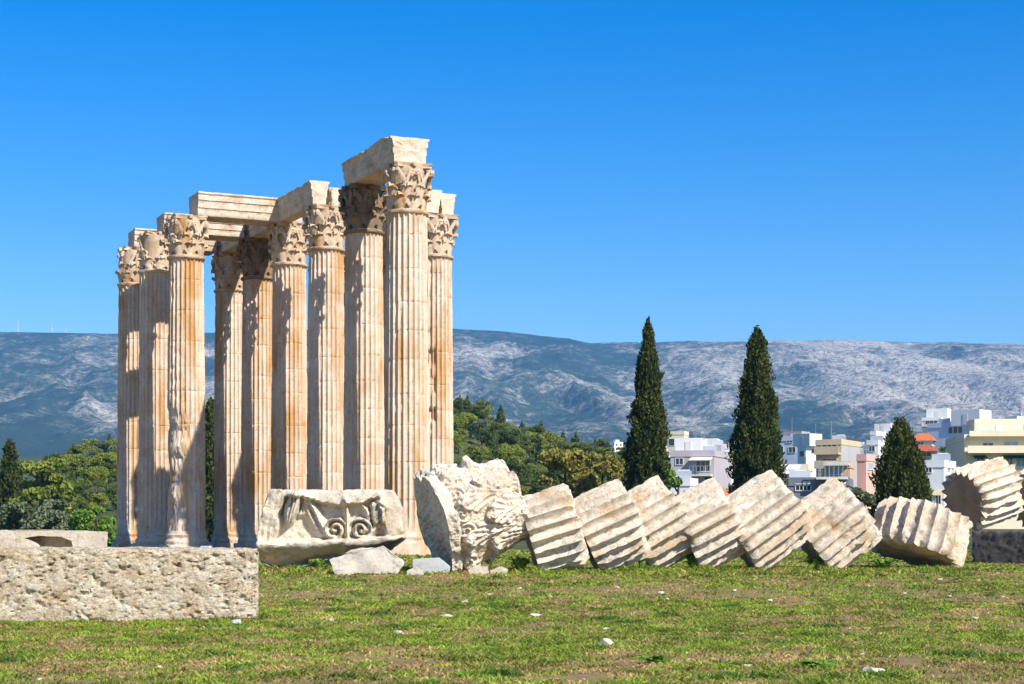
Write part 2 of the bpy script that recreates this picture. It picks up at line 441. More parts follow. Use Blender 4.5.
def capital_mesh(seed, worn=.0, lowleaf=True):
    """bell with two rows of acanthus leaves and corner scrolls, z 0..1.9; abacus separately"""
    m = MB()
    rb = lambda z: .72+.02*z+.14*np.clip(z/1.9, 0, 1)**3
    m.ring([(.9, -.18), (.97, -.12), (.97, -.03), (.88, 0.)], 40)
    m.ring([(rb(z), z) for z in np.linspace(0, 1.86, 9)], 40)
    r = random.Random(seed)
    for k in range(8):
        a = k*math.pi/4
        if r.random() > worn*.5: m.shell(leaf_grid(a, 0, .86*r.uniform(.93, 1.05), .60, rb, .27*r.uniform(.5, 1.15)), .07)
        if r.random() > worn*.5: m.shell(leaf_grid(a+math.pi/8, .25, 1.12*r.uniform(.95, 1.03), .56, rb, .32*r.uniform(.5, 1.1)), .07)
    for k in range(4):
        a = math.pi/4+k*math.pi/2
        for sgn in (-1, 1):
            if r.random() < worn*.8: continue
            q = np.linspace(0, 1, 15)
            # stem leaves the bell beside the corner, ends in a scroll under the abacus corner
            rr = list(.92+.33*q[:9]**1.6/(q[8]**1.6)); zz = list(1.02+.68*q[:9]/q[8]); aa = list(a+sgn*(.40-.32*q[:9]/q[8]))
            cx, cz = 1.20, 1.62
            for i in range(1, 15):
                ph = 1.25-i*.62; rad = .17*(1-i/17.)
                rr.append(cx+rad*math.cos(ph)); zz.append(cz+rad*math.sin(ph)); aa.append(a+sgn*.075)
            rr, zz, aa = map(np.array, (rr, zz, aa))
            m.tube(np.stack([rr*np.cos(aa), rr*np.sin(aa), zz], 1), np.linspace(.11, .065, len(rr)), 6)
        # inner helices and flower on each side
        a = k*math.pi/2
        for sgn in (-1, 1):
            if r.random() < worn*.6: continue
            pts = []
            for i in range(16):
                if i < 6: x, z = .42-.17*i/5, 1.05+.52*i/5
                else:
                    ph = .2+(i-5)*.62; rad = .13*(1-(i-5)/12); x, z = .13+rad*math.cos(ph), 1.57+rad*math.sin(ph)
                aa = a+sgn*x; R_ = .98+.12*min(1, i/6)
                pts.append((R_*math.cos(aa), R_*math.sin(aa), z))
            m.tube(pts, np.linspace(.085, .05, 16), 6)
    V = m.verts()
    V += .05*np.stack([fbm(V*3., 4, .65, seed+k) for k in range(3)], 1)*(1+1.8*worn)
    if worn <= .5:
        rad = np.linalg.norm(V[:, :2], axis=1); lim = (1.10 if worn < .1 else 1.02)+.14*fbm(V*1.4, 3, .5, seed+11)
        V[:, :2] *= np.where(rad > lim, (lim+(rad-lim)*.6)/np.maximum(rad, 1e-6), 1)[:, None]
    if worn > .5:
        V[:, 2] = V[:, 2]-.05*np.clip(fbm(V*2, 3, .5, seed), 0, 1)
        rad = np.linalg.norm(V[:, :2], axis=1); q = fbm(V*1.2, 3, .5, seed+11)
        lim = .98+.30*q+.02*np.sin(V[:, 2]*5)
        k = np.where(rad > lim, (lim+(rad-lim)*.28)/np.maximum(rad, 1e-6), 1)
        V[:, :2] *= k[:, None]
    return V, m.F
def abacus_mesh(seed, worn=0., z0=1.84, h=.20):
    n = 14; pts = []
    for k in range(4):
        a0 = k*math.pi/2-math.pi/4; a1 = a0+math.pi/2
        p0 = np.array([math.cos(a0+.07), math.sin(a0+.07)])*1.44; p1 = np.array([math.cos(a1-.07), math.sin(a1-.07)])*1.44
        mid = (p0+p1)/2; inn = -mid/np.linalg.norm(mid)*.17
        for t in np.linspace(0, 1, n): pts.append(p0+(p1-p0)*t+inn*math.sin(t*math.pi))
    pts = np.array(pts); N = len(pts)
    lay = [(0, .80), (.0, .93), (.10, .94), (.13, .97), (.22, 1.0), (h, 1.0), (h, .5)]
    V = np.concatenate([np.concatenate([pts*s, np.full((N, 1), z0+z)], 1) for z, s in lay])
    F = quads(len(lay), N, True)+[list(range(N))[::-1], [(len(lay)-1)*N+i for i in range(N)]]
    m = MB(); m.add(V, F)
    for k in range(4):
        a = k*math.pi/2; c = np.array([math.cos(a), math.sin(a), 0])*1.06
        k2 = MB(); k2.ring([(.02, -.16), (.15, -.12), (.2, 0), (.15, .12), (.02, .16)], 8)
        v = k2.verts()*np.array([.8, .8, 1.])+c+np.array([0, 0, z0+.14]); m.add(v, k2.F)
    V = m.verts()
    q = fbm(V*1.6, 4, .6, seed)
    V[:, :2] *= (1-np.clip(q-.02, 0, 1)*(.25+.5*worn)-.24*(worn > .5)-.07*(worn < .1)-.15*(.1 < worn < .5))[:, None]
    V[:, 2] = np.minimum(V[:, 2], z0+h)-.04*np.clip(fbm(V*3, 3, .6, seed+4), 0, 1)*(V[:, 2] < z0+h-.01)
    return V, m.F
CAPS = []
for i, w in enumerate((0., .15, .85)):
    V, F = capital_mesh(20+i, w); a = mk('capital', V, F, M['capital'], None, 50)
    V, F = abacus_mesh(30+i, w*.8); b = mk('abacus', V, F, M['capital'], None, 40)
    CAPS.append((a.data, b.data))
    if i == 0:
        a2, b2 = a.data.copy(), b.data.copy(); a2.materials[0] = b2.materials[0] = M['painted_shade']  # capital copy with its shade painted in as dark brown
    bpy.data.objects.remove(a); bpy.data.objects.remove(b)
ANG_L = math.pi+.25      # left side seen from the camera (world angle)
def column(key, k, row, label, cap=0, fudge=0, dmg=None, holes=(), rot=0):
    x, y = col_xy(k, row, fudge)
    t = empty('temple_column', (x, y, GZ), ROWANG)
    tag(t, label, 'column', 'standing fluted columns of the temple ruin')
    conv = lambda a: a-ROWANG
    if dmg: dmg = (conv(dmg[0]),)+dmg[1:]
    holes = [(conv(h[0]),)+h[1:] for h in holes]
    V, F = shaft_mesh(100+key, dmg=dmg, holes=holes); mk('shaft', V, F, M['column'], t, 38)
    base_mesh(200+key, key == 9).build('column_base', M['column'], t, 40)
    c = inst('capital', CAPS[cap][0], t); c.location = (0, 0, 15.1); c.rotation_euler[2] = rot*math.pi/2
    inst('abacus', CAPS[cap][1], c)
    return t
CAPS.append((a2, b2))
column(1, 5, -1, 'leftmost standing fluted column, its capital worn to a lumpy mass', 2, -.12)
column(2, 4, -1, 'fluted column second from the left, partly hidden by its two neighbours', 2, -.2, rot=1)
column(3, 3, -1, 'fluted column with its lower left side worn bare of flutes', 1, dmg=(4.15, 1.2, 7.2, .27))
column(4, 5, 0, 'fluted column just right of the open gap in the ruin', 1, rot=2)
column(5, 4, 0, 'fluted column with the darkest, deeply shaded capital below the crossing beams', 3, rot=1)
column(6, 3, 0, 'fluted column under the right end of the long crossing beam', 1, rot=3)
column(7, 2, 0, 'fluted column carrying the square pale end of the middle beam', 0, .12)
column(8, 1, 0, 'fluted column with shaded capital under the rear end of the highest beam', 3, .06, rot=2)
column(9, 0, 0, 'nearest fluted column, under the bright cracked end of the highest beam', 1, rot=1)
column(10, 2, 1, 'rightmost standing fluted column, orange stained with holes cut in its shaft', 0, .43,
       holes=[(-1.75, 9.9, .24, .35, .16), (-1.55, 8.5, .14, .45, .12), (-1.7, 7.0, .26, .30, .2), (-1.95, 11.2, .12, .15, .1)])

def beam(a, b, W, H, z0, seed, label, ext=(0, 0), rough=1., slope=0, group='marble beams on top of the columns', top=None):
    """architrave with stepped faces lying from ground-plan point a to b"""
    a = np.array(a); b = np.array(b); d = b-a; L = np.linalg.norm(d); d /= L
    s0 = -ext[0]; s1 = L+ext[1]; LL = s1-s0
    zs = [0, .02, .30, .31, .335, .62, .63, .655, .88, .885, .92, .97, 1.]
    off = [-.02, 0, 0, .012, .05, .05, .062, .10, .10, .11, .16, .17, .15]
    prof = [(-(W/2-.12)-o, H*z) for z, o in zip(zs, off)]+[((W/2-.12)+o, H*z) for z, o in list(zip(zs, off))[::-1]]
    # subdivide profile
    pr = []
    for i in range(len(prof)):
        p, q = np.array(prof[i]), np.array(prof[(i+1) % len(prof)]); k = max(1, int(np.linalg.norm(q-p)/.14))
        for j in range(k): pr.append(p+(q-p)*j/k)
    pr = np.array(pr); n = len(pr); m = max(6, int(LL/.12))
    ss = np.linspace(0, LL, m+1)
    V = np.array([[s, p[0], p[1]] for s in ss for p in pr])
    F = quads(m+1, n, True)
    # end caps as fans with a centre ring
    for e, s in ((0, 0), (1, LL)):
        st = e*m*n; prev = [st+i for i in range(n)]
        c0 = np.array([0, H/2])
        for f in (.75, .5, .25, .05):
            new = len(V)+np.arange(n); V = np.concatenate([V, np.array([[s, *(c0+(p-c0)*f)] for p in pr])])
            for i in range(n):
                q = (prev[i], prev[(i+1) % n], new[(i+1) % n], new[i]); F.append(q if e else q[::-1])
            prev = list(new)
        F.append(prev if e else prev[::-1])
    q = fbm(V*np.array([1.3, 1.3, 1.3]), 4, .6, seed)
    edge = np.clip(1-np.minimum(V[:, 0], LL-V[:, 0])/.35, 0, 1)
    cs = np.array([0, 0, H/2]); V2 = V.copy()
    ch = np.clip(q-.12, 0, 1)*rough
    V2[:, 1] *= 1-.28*ch; V2[:, 2] = H/2+(V2[:, 2]-H/2)*(1-.40*ch*(V2[:, 2] > H*.3))
    V2[:, 0] += np.where(V[:, 0] < LL/2, 1, -1)*edge*(.10*np.abs(q)+.06*fbm(V*4, 3, .6, seed+3))*rough
    V2[:, 2] -= slope*np.clip((V[:, 2]-H*.5)/(H*.5), 0, 1)*np.clip(1-V[:, 0]/LL, 0, 1)
    V2 += .012*np.stack([fbm(V*6, 3, .6, seed+k) for k in (5, 6, 7)], 1)
    if top is not None:
        f = np.interp(V[:, 0], top[0], top[1]); V2[:, 2] = np.where(V[:, 2] > H*.5, V2[:, 2]+f*(V[:, 2]-H*.5)/(H*.5), V2[:, 2])
    o = mk('architrave_beam', V2, F, M['beam'], None, 45)
    p = a+d*s0
    o.location = (float(p[0]), float(p[1]), z0); o.rotation_euler = (0, 0, math.atan2(d[1], d[0]))
    return tag(o, label, 'beam', group)
ZB = GZ+CH
A_, B_, C_ = col_xy(5, -1, -.25), col_xy(4, -1, -.2), col_xy(3, -1)
D_, E_, F_, G_, H_, I_, J_ = [col_xy(k, 0) for k in (5, 4, 3, 2, 1, 0)]+[col_xy(2, 1, .43)]
u = EV/5.5; w = SV/5.5
beam(I_-w*.12, H_-w*.12, 1.72, 1.12, ZB+.004, 1, 'highest marble beam, set across the two front columns, with a cracked bright end', (.72, .12), 1.3, top=([0, 1.2, 2.2, 6.8], [-.03, .10, .02, -.04]))
beam(G_-w*.48, F_-w*.48, .92, 1.16, ZB+.004, 2, 'narrow marble beam with a square pale end in the middle of the ruin', (.75, -.55), .8)
V, F = rough_box(1.5, .75, .95, .1, 41, .25, .12, 2.)
o = mk('broken_block', V, F, M['beam'], None, 50, (*(G_+w*.42+u*.1), ZB+.50)); o.rotation_euler[2] = ROWANG+.12
tag(o, 'rounded broken block beside the square pale beam end', 'stone block')
beam(C_+w*.38, F_-w*1.05, 1.9, 1.20, ZB+.004, 3, 'long stepped crossing beam, topmost of the three at left, brightly lit', (0, 1.5), .45)
beam(B_+w*.22, E_-w*1.05, 1.9, 1.02, ZB+.004, 4, 'stepped crossing beam in the middle of the three at left', (0, 0), .5)
column(11, 3, 1, 'fluted column almost wholly hidden behind the nearest column', 0, .43)
column(12, 4, 1, 'fluted column almost wholly hidden behind the one under the rear end of the highest beam', 1, .43)
column(13, 5, 1, 'rear fluted column almost wholly hidden behind the one with the square pale beam end', 1, .43)
beam(A_-w*.05, D_-w*1.05, 1.9, 1.02, ZB+.004, 5, 'lowest seen crossing beam, resting on the leftmost column', (0, 0), .7)
beam(F_+u*1.0, E_-u*.02, 1.8, 1.2, ZB+.006, 6, 'shaded marble beam running back from the right end of the long crossing beam', (0, 0), .5)
beam(E_+u*.0, D_+u*.8, 1.8, 1.2, ZB+.005, 7, 'rearmost shaded marble beam above the inner columns', (-.02, 0), .5)
beam(J_-w*.52-u*.95, J_-w*.52+u*5.3, .95, 1.16, ZB+.004, 8, 'left one of two short beams side by side on the rightmost column', (0, 0), .7)
beam(J_+w*.47-u*.6, J_+w*.47+u*5.3, .85, 1.10, ZB+.004, 9, 'right one of two short beams side by side on the rightmost column', (0, 0), .7)

# ------------------------------------------------------------------ fallen column
def drum_mesh(seed, Rd=.98, T=1.1, nf=22):
    """fluted drum, axis along local x, with worn arrises and knocked-off edges"""
    m_ = 10; rmean = Rd*.93; tt = np.tile(np.arange(m_)/m_, nf); th = np.arange(nf*m_)/(nf*m_)*2*math.pi
    prof = np.sin(tt*math.pi)**.55
    r_ = np.random.default_rng(seed)
    xs = np.linspace(-T/2, T/2, max(12, int(T/.05)))
    X, TH = np.meshgrid(xs, th, indexing='ij'); PR = np.broadcast_to(prof, X.shape)
    P3 = np.stack([X.ravel(), np.cos(TH).ravel()*Rd, np.sin(TH).ravel()*Rd], 1)
    n1 = fbm(P3*1.1, 4, .55, seed).reshape(X.shape); n2 = fbm(P3*4.5, 4, .65, seed+3).reshape(X.shape); n4 = fbm(P3*11, 4, .7, seed+8).reshape(X.shape)
    n5 = fbm(P3*np.array([.9, 3, 3]), 3, .6, seed+6).reshape(X.shape)
    wear = np.clip((n1-.14)*2.2, 0, .65)
    arris = (1-PR)**2
    r = Rd-.19*PR*(1-wear)-.08*wear-arris*(.01+.17*np.clip(n5+.4*n2, 0, 1))-.07*np.clip(n2-.1, 0, 1)-.022*n2-.014*n4
    ed = np.clip(1-(T/2-np.abs(X))/.18, 0, 1)
    r = r-ed**2*(.03+.20*np.clip(n1+.5*n2, 0, 1)+.06*np.clip(n2, 0, 1))
    XX = X-np.sign(X)*ed*(.05*np.abs(n2)+.12*np.clip(n1, 0, 1))
    for k in range(6):                                        # lumps knocked off the rims
        a = r_.uniform(0, 6.28); c = np.array([r_.choice([-1, 1])*T/2, math.cos(a)*Rd, math.sin(a)*Rd]); rc = r_.uniform(.14, .42)
        d = np.linalg.norm(P3-c, axis=1).reshape(X.shape); w = np.clip(1-d/rc*(1-.5*n2), 0, 1)
        r = r-w*rc*.55; XX = XX-np.sign(X)*w*rc*.28*ed
    V = np.stack([XX, r*np.cos(TH), r*np.sin(TH)], 2).reshape(-1, 3)
    n = len(th); F = quads(len(xs), n, True)
    caps = []
    for e, st in ((0, 0), (1, (len(xs)-1)*n)):
        ring = V[st:st+n]; prev = [st+i for i in range(n)]; x0 = (-T/2 if e == 0 else T/2)
        for f in (.9, .78, .64, .5, .36, .22, .1, .03):
            rr_ = np.hypot(ring[:, 1], ring[:, 2]); rn = rr_*f**6+rmean*(1-f**6)
            Q = ring*np.array([1, f, f]); Q[:, 1:] *= (rn/rr_)[:, None]
            Q[:, 0] = ring[:, 0]*f**3+x0*(1-f**3)+(1 if e == 0 else -1)*(.07*(fbm(Q*2.2, 4, .6, seed+e)+.35)+.03*fbm(Q*8, 3, .6, seed))
            new = len(V)+np.arange(n); V = np.concatenate([V, Q])
            for i in range(n):
                q = (prev[i], prev[(i+1) % n], new[(i+1) % n], new[i]); caps.append(q if e else q[::-1])
            prev = list(new)
        caps.append(prev if e else prev[::-1])
    return V, F+caps, len(F)
def orient(axis, roll=0):
    """rotation matrix taking local x to axis"""
    from mathutils import Vector, Matrix, Quaternion
    q = Vector((1, 0, 0)).rotation_difference(Vector([float(a) for a in axis]))
    return (q @ Quaternion((1, 0, 0), roll))
def drum(px, py, d, tilt, yaw, Rd, T, seed, label, roll=0., axis=None, z=None, sit=True, endmat=False, group='tumbled drums of the fallen column'):
    c = P(px, py, d)
    if axis is None:
        axis = np.array([math.cos(R(tilt))*math.cos(R(yaw)), math.cos(R(tilt))*math.sin(R(yaw)), math.sin(R(tilt))])
    V, F, nside = drum_mesh(seed, Rd, T)
    o = mk('column_drum', V, F, M['drum'], None, 38)
    o.data.materials.append(M['drum_end'])
    mi = np.zeros(len(F), np.int32)
    if endmat: mi[nside:nside+8*220+1] = 1
    o.data.polygons.foreach_set('material_index', mi); sm = np.ones(len(F), bool); sm[nside:] = False
    o.rotation_mode = 'QUATERNION'; q = orient(axis, roll); o.rotation_quaternion = q
    if sit:
        Rm = np.array(q.to_matrix()); zmin = (V@Rm.T)[:, 2].min()
        c[2] = (tz(c[0], c[1])-.09 if z is None else z)-zmin-.05
    o.location = c.tolist()
    return tag(o, label, 'column drum', group)
drum(553, 527, 39.3, 17, 4, 1.0, 1.24, 51, 'fallen fluted drum next to the fallen capital, tilted the least', .1)
drum(609, 528, 39.8, 24, 3, 1.0, 1.34, 52, 'third drum from the fallen capital after the two least tilted, leaning beside the green weed'.replace('third drum from the fallen capital after the two least tilted', 'second drum from the fallen capital'), .2)
drum(655, 524, 40.6, 30, 3, 1.04, 1.36, 53, 'third drum from the fallen capital, rising behind the green weed', .05)
drum(707, 525, 40.6, 28, 2, 1.0, 1.36, 54, 'fourth drum from the fallen capital, below the orange tiled roof', .25)
drum(764, 519, 40.8, 35, 2, 1.02, 1.72, 55, 'big steep drum below the right hand tall cypress', .0)
drum(832, 521, 41.4, 38, 2, 1.0, 1.56, 56, 'steep drum with a dark hollow under its lower left edge', .17)
drum(920, 527, 42.0, 0, 0, 1.20, 1.16, 57, 'fallen drum lying apart with upright flutes and its underside showing', .1, axis=np.array([.30, .22, .93]))
# plinth with two more drums
pc = P(1003, 546, 47.)
V, F = rough_box(3.4, 2.6, .98, .05, 61, .06, .05, 2., 3., .05)
o = mk('stone_plinth', V, F, M['plinth'], None, 45); a_ = R(-36); k_ = P(971, 546, 47.6)
o.location = (k_[0]+1.7*math.cos(a_)-1.3*math.sin(a_), 47.6+1.7*math.sin(a_)+1.3*math.cos(a_), tz(pc[0], 47)+.42); o.rotation_euler[2] = a_
tag(o, 'low dark stone plinth under the drums at the right edge', 'plinth')
ztop = tz(pc[0], 47)+.42+.49
drum(984, 497, 48.2, 20, 40, .94, 1.65, 58, 'large drum on the dark plinth, its brown broken end facing left', .1, axis=np.array([.83, .46, .25]), z=ztop+.03, endmat=True)
drum(1044, 497, 49.3, 20, 40, .95, 1.1, 59, 'drum cut off by the right edge, behind the one on the plinth', .2, axis=np.array([.80, .50, .2]), z=ztop+.03, endmat=True)

# fallen capital, top to the left: worked relief on one solid body
def sstep(x, a, b):
    t = np.clip((x-a)/(b-a), 0, 1); return t*t*(3-2*t)
def acanthus(th, z, z0, z1, n, off, amp):
    u = ((th-off)/(2*math.pi/n)+.5) % 1-.5; t = 2*u; s = (z-z0)/(z1-z0)
    w = .98*np.sqrt(np.clip(1-np.clip(s, 0, 1)**5, 0, 1))*(.80+.16*np.sin(s*4.2))
    w = w*(1-.16*np.abs(np.sin(s*math.pi*4.5)))
    m = sstep(w-np.abs(t), -.02, .14)*((s > 0) & (s < 1))
    vein = np.cos((np.abs(t)*1.25-s*1.05)*math.pi*5.2)
    h = amp*(.35+.65*np.clip(s, 0, 1)**2.2)+.042*vein*(1-.35*s)+.06*np.exp(-(t/.10)**2)
    h = h+.13*np.exp(-((s-.86)/.10)**2-(t/.45)**2)
    return m*h
def fallen_capital():
    L = 2.0; nt, nz = 760, 210
    zs = np.linspace(0, L, nz); th = np.arange(nt)/nt*2*math.pi
    Z, TH = np.meshgrid(zs, th, indexing='ij')
    P3 = np.stack([np.cos(TH).ravel()*1.1, np.sin(TH).ravel()*1.1, Z.ravel()], 1)
    q = fbm(P3*1.2, 4, .6, 61).reshape(Z.shape); q2 = fbm(P3*5, 4, .65, 62).reshape(Z.shape); q3 = fbm(P3*13, 4, .7, 63).reshape(Z.shape)
    sw = .16*fbm(P3*1.5, 2, .5, 64).reshape(Z.shape)
    bl = (Z/L)**.8; p = 2+2.6*bl                       # round at the neck, squarish towards the top
    a_ = TH+FCROT
    sq = (np.abs(np.cos(a_))**p+np.abs(np.sin(a_))**p)**(-1/p)
    r = (.90+.13*(Z/L))*(1+(sq-1)*bl)
    lo = acanthus(TH+sw*.6, Z+sw*.4, .06, 1.05, 8, .2, .20); hi = acanthus(TH+sw*.6, Z+sw*.4, .35, 1.66, 8, .2+math.pi/8, .19)
    wear = np.clip(.62+1.3*q, .15, .9)*(.65+.35*np.clip(Z/.9, 0, 1))
    rel = np.maximum(lo+.06, hi)*wear
    u = ((TH-.2)/(2*math.pi/8)+.5) % 1-.5; dx = (np.abs(u)-.24)*.95; dz = Z-1.58
    rho = np.hypot(dx, dz); ph = np.arctan2(dz, dx)
    sp = np.clip(.30-rho, 0, .1)/.1*(.12+.09*np.cos(2*math.pi*rho/.13-ph))
    rel = np.maximum(rel, sp*wear*.8)
    rel = rel*(1-sstep(Z, 1.6, 1.72))+sstep(Z, 1.66, 1.78)*(.15+.04*q2)
    r = r+rel
    r = np.where(Z < .10, np.maximum(r, .93+.04*np.sin(Z/.10*math.pi)), r)
    r = r-.18*np.clip(q-.06, 0, 1)-.09*np.clip(q2-.05, 0, 1)-.022*q3-.02*np.abs(q2)
    rk = np.random.default_rng(5)
    for k in range(10):                                  # broken-off corners
        a = rk.uniform(0, 6.28); zc = rk.choice([.0, L, L, L*.9]); c = np.array([1.2*math.cos(a), 1.2*math.sin(a), zc]); rc = rk.uniform(.2, .5)
        d = np.linalg.norm(P3-c, axis=1).reshape(Z.shape); r = r-np.clip(1-d/rc*(1-.6*q2), 0, 1)*rc*.6
    V = np.stack([r*np.cos(TH), r*np.sin(TH), Z+.07*q*(Z > 1.6)], 2).reshape(-1, 3)
    F = quads(nz, nt, True)
    for e, st in ((0, 0), (1, (nz-1)*nt)):
        ring = V[st:st+nt]; prev = [st+i for i in range(nt)]
        for f in np.concatenate([np.linspace(.97, .1, 26), [.03]]):
            Q = ring*np.array([f, f, 1]); w = Q@np.array([.83, .55, 0])
            lay = fbm(np.stack([w*2.6, (Q@np.array([-.55, .83, 0]))*.5, Q[:, 2]*.3], 1), 4, .62, 66)
            Q[:, 2] += (-1 if e else 1)*min(1, (1-f)*6)*(.06+.22*np.abs(lay)+.05*fbm(Q*4, 3, .6, 67))
            new = len(V)+np.arange(nt); V = np.concatenate([V, Q])
            for i in range(nt):
                k = (prev[i], prev[(i+1) % nt], new[(i+1) % nt], new[i]); F.append(k if e else k[::-1])
            prev = list(new)
        F.append(prev if e else prev[::-1])
    tl, yw = 16, 17
    ax = -np.array([math.cos(R(tl))*math.cos(R(yw)), math.cos(R(tl))*math.sin(R(yw)), math.sin(R(tl))])
    qt = Vector((0, 0, 1)).rotation_difference(Vector(ax.tolist()))
    Rm = np.array(qt.to_matrix()); zmin = (V@Rm.T)[:, 2].min()
    c = P(514, 527, 39.3); c[2] = tz(c[0], c[1])-zmin-.10
    o = mk('fallen_capital', V, F, M['drum'], None, 50, c)
    o.rotation_mode = 'QUATERNION'; o.rotation_quaternion = qt
    tag(o, 'fallen carved capital lying on its side at the head of the drums', 'capital')
from mathutils import Vector, Quaternion
FCROT = .32
fallen_capital()

# carved capital block standing on the grass: relief in the block's own face coordinates
def carved_block():
    d = 41.; L, D, H = 3.45, 2.1, 1.80
    V, F = rough_box(L, D, H, .034, 71, .09, .03, 2.2, 1.6)
    front = V[:, 1] < -D/2+.16
    X = (V[:, 0]/L+.5)*505+38; Y = (.5-V[:, 2]/H)*262+153          # face coordinates, y down
    def seg(pts, wd):
        pts = np.array(pts, float); best = np.full(len(X), 1e9)
        for a, b in zip(pts[:-1], pts[1:]):
            ab = b-a; t = np.clip(((X-a[0])*ab[0]+(Y-a[1])*ab[1])/(ab@ab), 0, 1)
            best = np.minimum(best, np.hypot(X-a[0]-t*ab[0], Y-a[1]-t*ab[1]))
        return np.exp(-(best/wd)**2)
    wob = 9*fbm(V*2.2, 3, .6, 44); Yw = Y+wob; Xw = X+9*fbm(V*2.2, 3, .6, 45)
    lipy = 176+26*np.clip(1-((X-325)/160)**2, 0, 1)
    lip = 1-sstep(Yw, lipy-4, lipy+8)
    ledge = sstep(Yw, 318, 334)
    out = -.34*(1-lip)*(1-ledge)*sstep(Xw, 92, 112)*(1-sstep(Xw, 458, 486))
    out += ledge*(.12-.16*sstep(Y, 338, 372)-.62*sstep(Y, 352, 412))
    # right hand plain shoulder, rounded
    out += -.05*sstep(X, 470, 540)
    # stems and scrolls
    rel = .30*seg([(202, 196), (222, 222), (238, 252), (254, 284), (276, 312), (298, 326)], 13)
    rel = np.maximum(rel, .20*seg([(184, 190), (206, 236), (228, 276), (250, 306)], 16))
    rel = np.maximum(rel, .24*seg([(343, 190), (344, 240), (344, 300), (342, 345), (340, 388)], 11))
    rel = np.maximum(rel, .30*seg([(470, 200), (452, 226), (450, 258), (440, 290), (418, 318), (396, 328)], 13))
    rel = np.maximum(rel, .24*seg([(404, 206), (420, 236), (424, 268), (414, 296)], 10))
    for cx, sg in ((298, 1), (394, -1)):
        dx, dy = (X-cx)*sg, Y-292; rho = np.hypot(dx, dy); ph = np.arctan2(dy, dx)
        k = sstep(47-rho, 0, 8)*(.20+.13*np.cos(2*math.pi*rho/23-ph))
        rel = np.maximum(rel, k)
    # hanging leaf at the left, leaf at the right
    rel = np.maximum(rel, .40*sstep(1-np.hypot((X-138)/30, (Y-212)/72), 0, .35)+.05*np.cos((X-138)*.5)*(np.hypot((X-138)/30, (Y-212)/72) < .9))
    rel = np.maximum(rel, .33*sstep(1-np.hypot((X-455)/30, (Y-238)/56), 0, .4)+.04*np.cos((X+Y)*.35)*(np.hypot((X-455)/30, (Y-238)/56) < .9))
    for k in range(4): rel = np.maximum(rel, .16*seg([(196+k*9, 186), (176+k*8, 214), (170+k*10, 240)], 5)*(1-lip*.3))
    low = (1-ledge)
    out += rel*low+.22*seg([(344, 320), (342, 392)], 16)*ledge
    # corner scroll at the far left: upright ribs
    out += sstep(108-X, 0, 14)*low*(.05*np.cos(X*.33+wob*.25)*(.4+fbm(V*2, 3, .6, 12))-.05+.12*fbm(V*2.6, 3, .6, 17))
    V[:, 1] -= np.where(front, out, 0)*np.where(front, np.clip((-V[:, 1]-(D/2-.16))/.1, 0, 1), 0)
    u = V[:, 2]/H+.5
    # outline: flares left at the foot, right side cut back below, underside slanting
    V[:, 0] += np.where(V[:, 0] < 0, -1, 0)*np.interp(u, [0, .12, .3, .6, 1], [-.42, .02, .10, .0, -.20])*np.clip(-V[:, 0]/1.2, 0, 1)
    V[:, 0] += np.where(V[:, 0] > 0, 1, 0)*np.interp(u, [0, .12, .3, .75, 1], [-.85, -.35, -.02, -.08, -.30])*np.clip(V[:, 0]/1.2, 0, 1)
    k = np.clip(.42-u, 0, .42)/.42
    V[:, 2] += k*(.14*V[:, 0]+.14*fbm(V*1.1, 3, .6, 5)+.06)
    # broken facets on the lower body
    V[:, 1] += k*np.abs(perlin(V*1.1+3))*.45*(V[:, 1] < 0)
    V += .05*np.stack([fbm(V*1.3, 3, .6, 90+i) for i in range(3)], 1)+.030*np.stack([fbm(V*4.5, 5, .7, 80+i) for i in range(3)], 1)
    c = P(332, 530, d); zg = tz(c[0], d)
    o = mk('capital_block', V, F, M['block'], None, 50, (c[0], d+D/2-.3, zg+H/2+.10)); o.rotation_euler[2] = R(3)
    tag(o, 'broken capital block carved with two facing scrolls, propped on the grass', 'capital block')
carved_block()


def outline_rock(name, pts, d, depth, seed, mat, label, cat='stone', shrink=.7, amp=.03, group=None):
    c = np.mean([P(*p, d) for p in pts], 0); zg = tz(c[0], d)
    Q = []
    for p in pts:
        q = P(*p, d); Q.append(q-c); b = (q-c)*shrink; b[1] += depth; b[2] = (q-c)[2]*.85; Q.append(b)
    V, F = hull(Q, seed, 3, amp, 2.6)
    o = mk(name, V, F, mat, None, 30, c)
    o.location[2] += (zg-.04)-(V[:, 2].min()+c[2])
    return tag(o, label, cat, group)
outline_rock('stone_slab', [(330, 571), (352, 561), (383, 557), (405, 573), (397, 584), (334, 585)], 37.6, .9, 91, M['white_stone'], 'white angular slab lying in front of the carved capital block', amp=.12)
outline_rock('stone_block', [(413, 565), (439, 563), (450, 572), (449, 580), (430, 578), (413, 577)], 38., .5, 92, M['grey_stone'], 'small bluish grey block left of the fallen capital')
outline_rock('stone', [(407, 577), (415, 573), (423, 577), (424, 582), (407, 583)], 37.4, .3, 93, M['white_stone'], 'small white stone between the slab and the grey block')
outline_rock('stone', [(468, 574), (476, 570), (488, 570), (489, 579), (470, 580)], 37.8, .3, 94, M['block'], 'tan stone under the right half of the fallen capital, left one of two')
outline_rock('stone', [(490, 574), (500, 570), (508, 573), (506, 579), (491, 580)], 37.9, .3, 95, M['block'], 'tan stone under the right half of the fallen capital, right one of two')
outline_rock('prop_stone', [(296, 566), (312, 560), (330, 562), (331, 574), (297, 575)], 41.6, .9, 96, M['grey_stone'], 'shaded prop stone under the carved capital block')

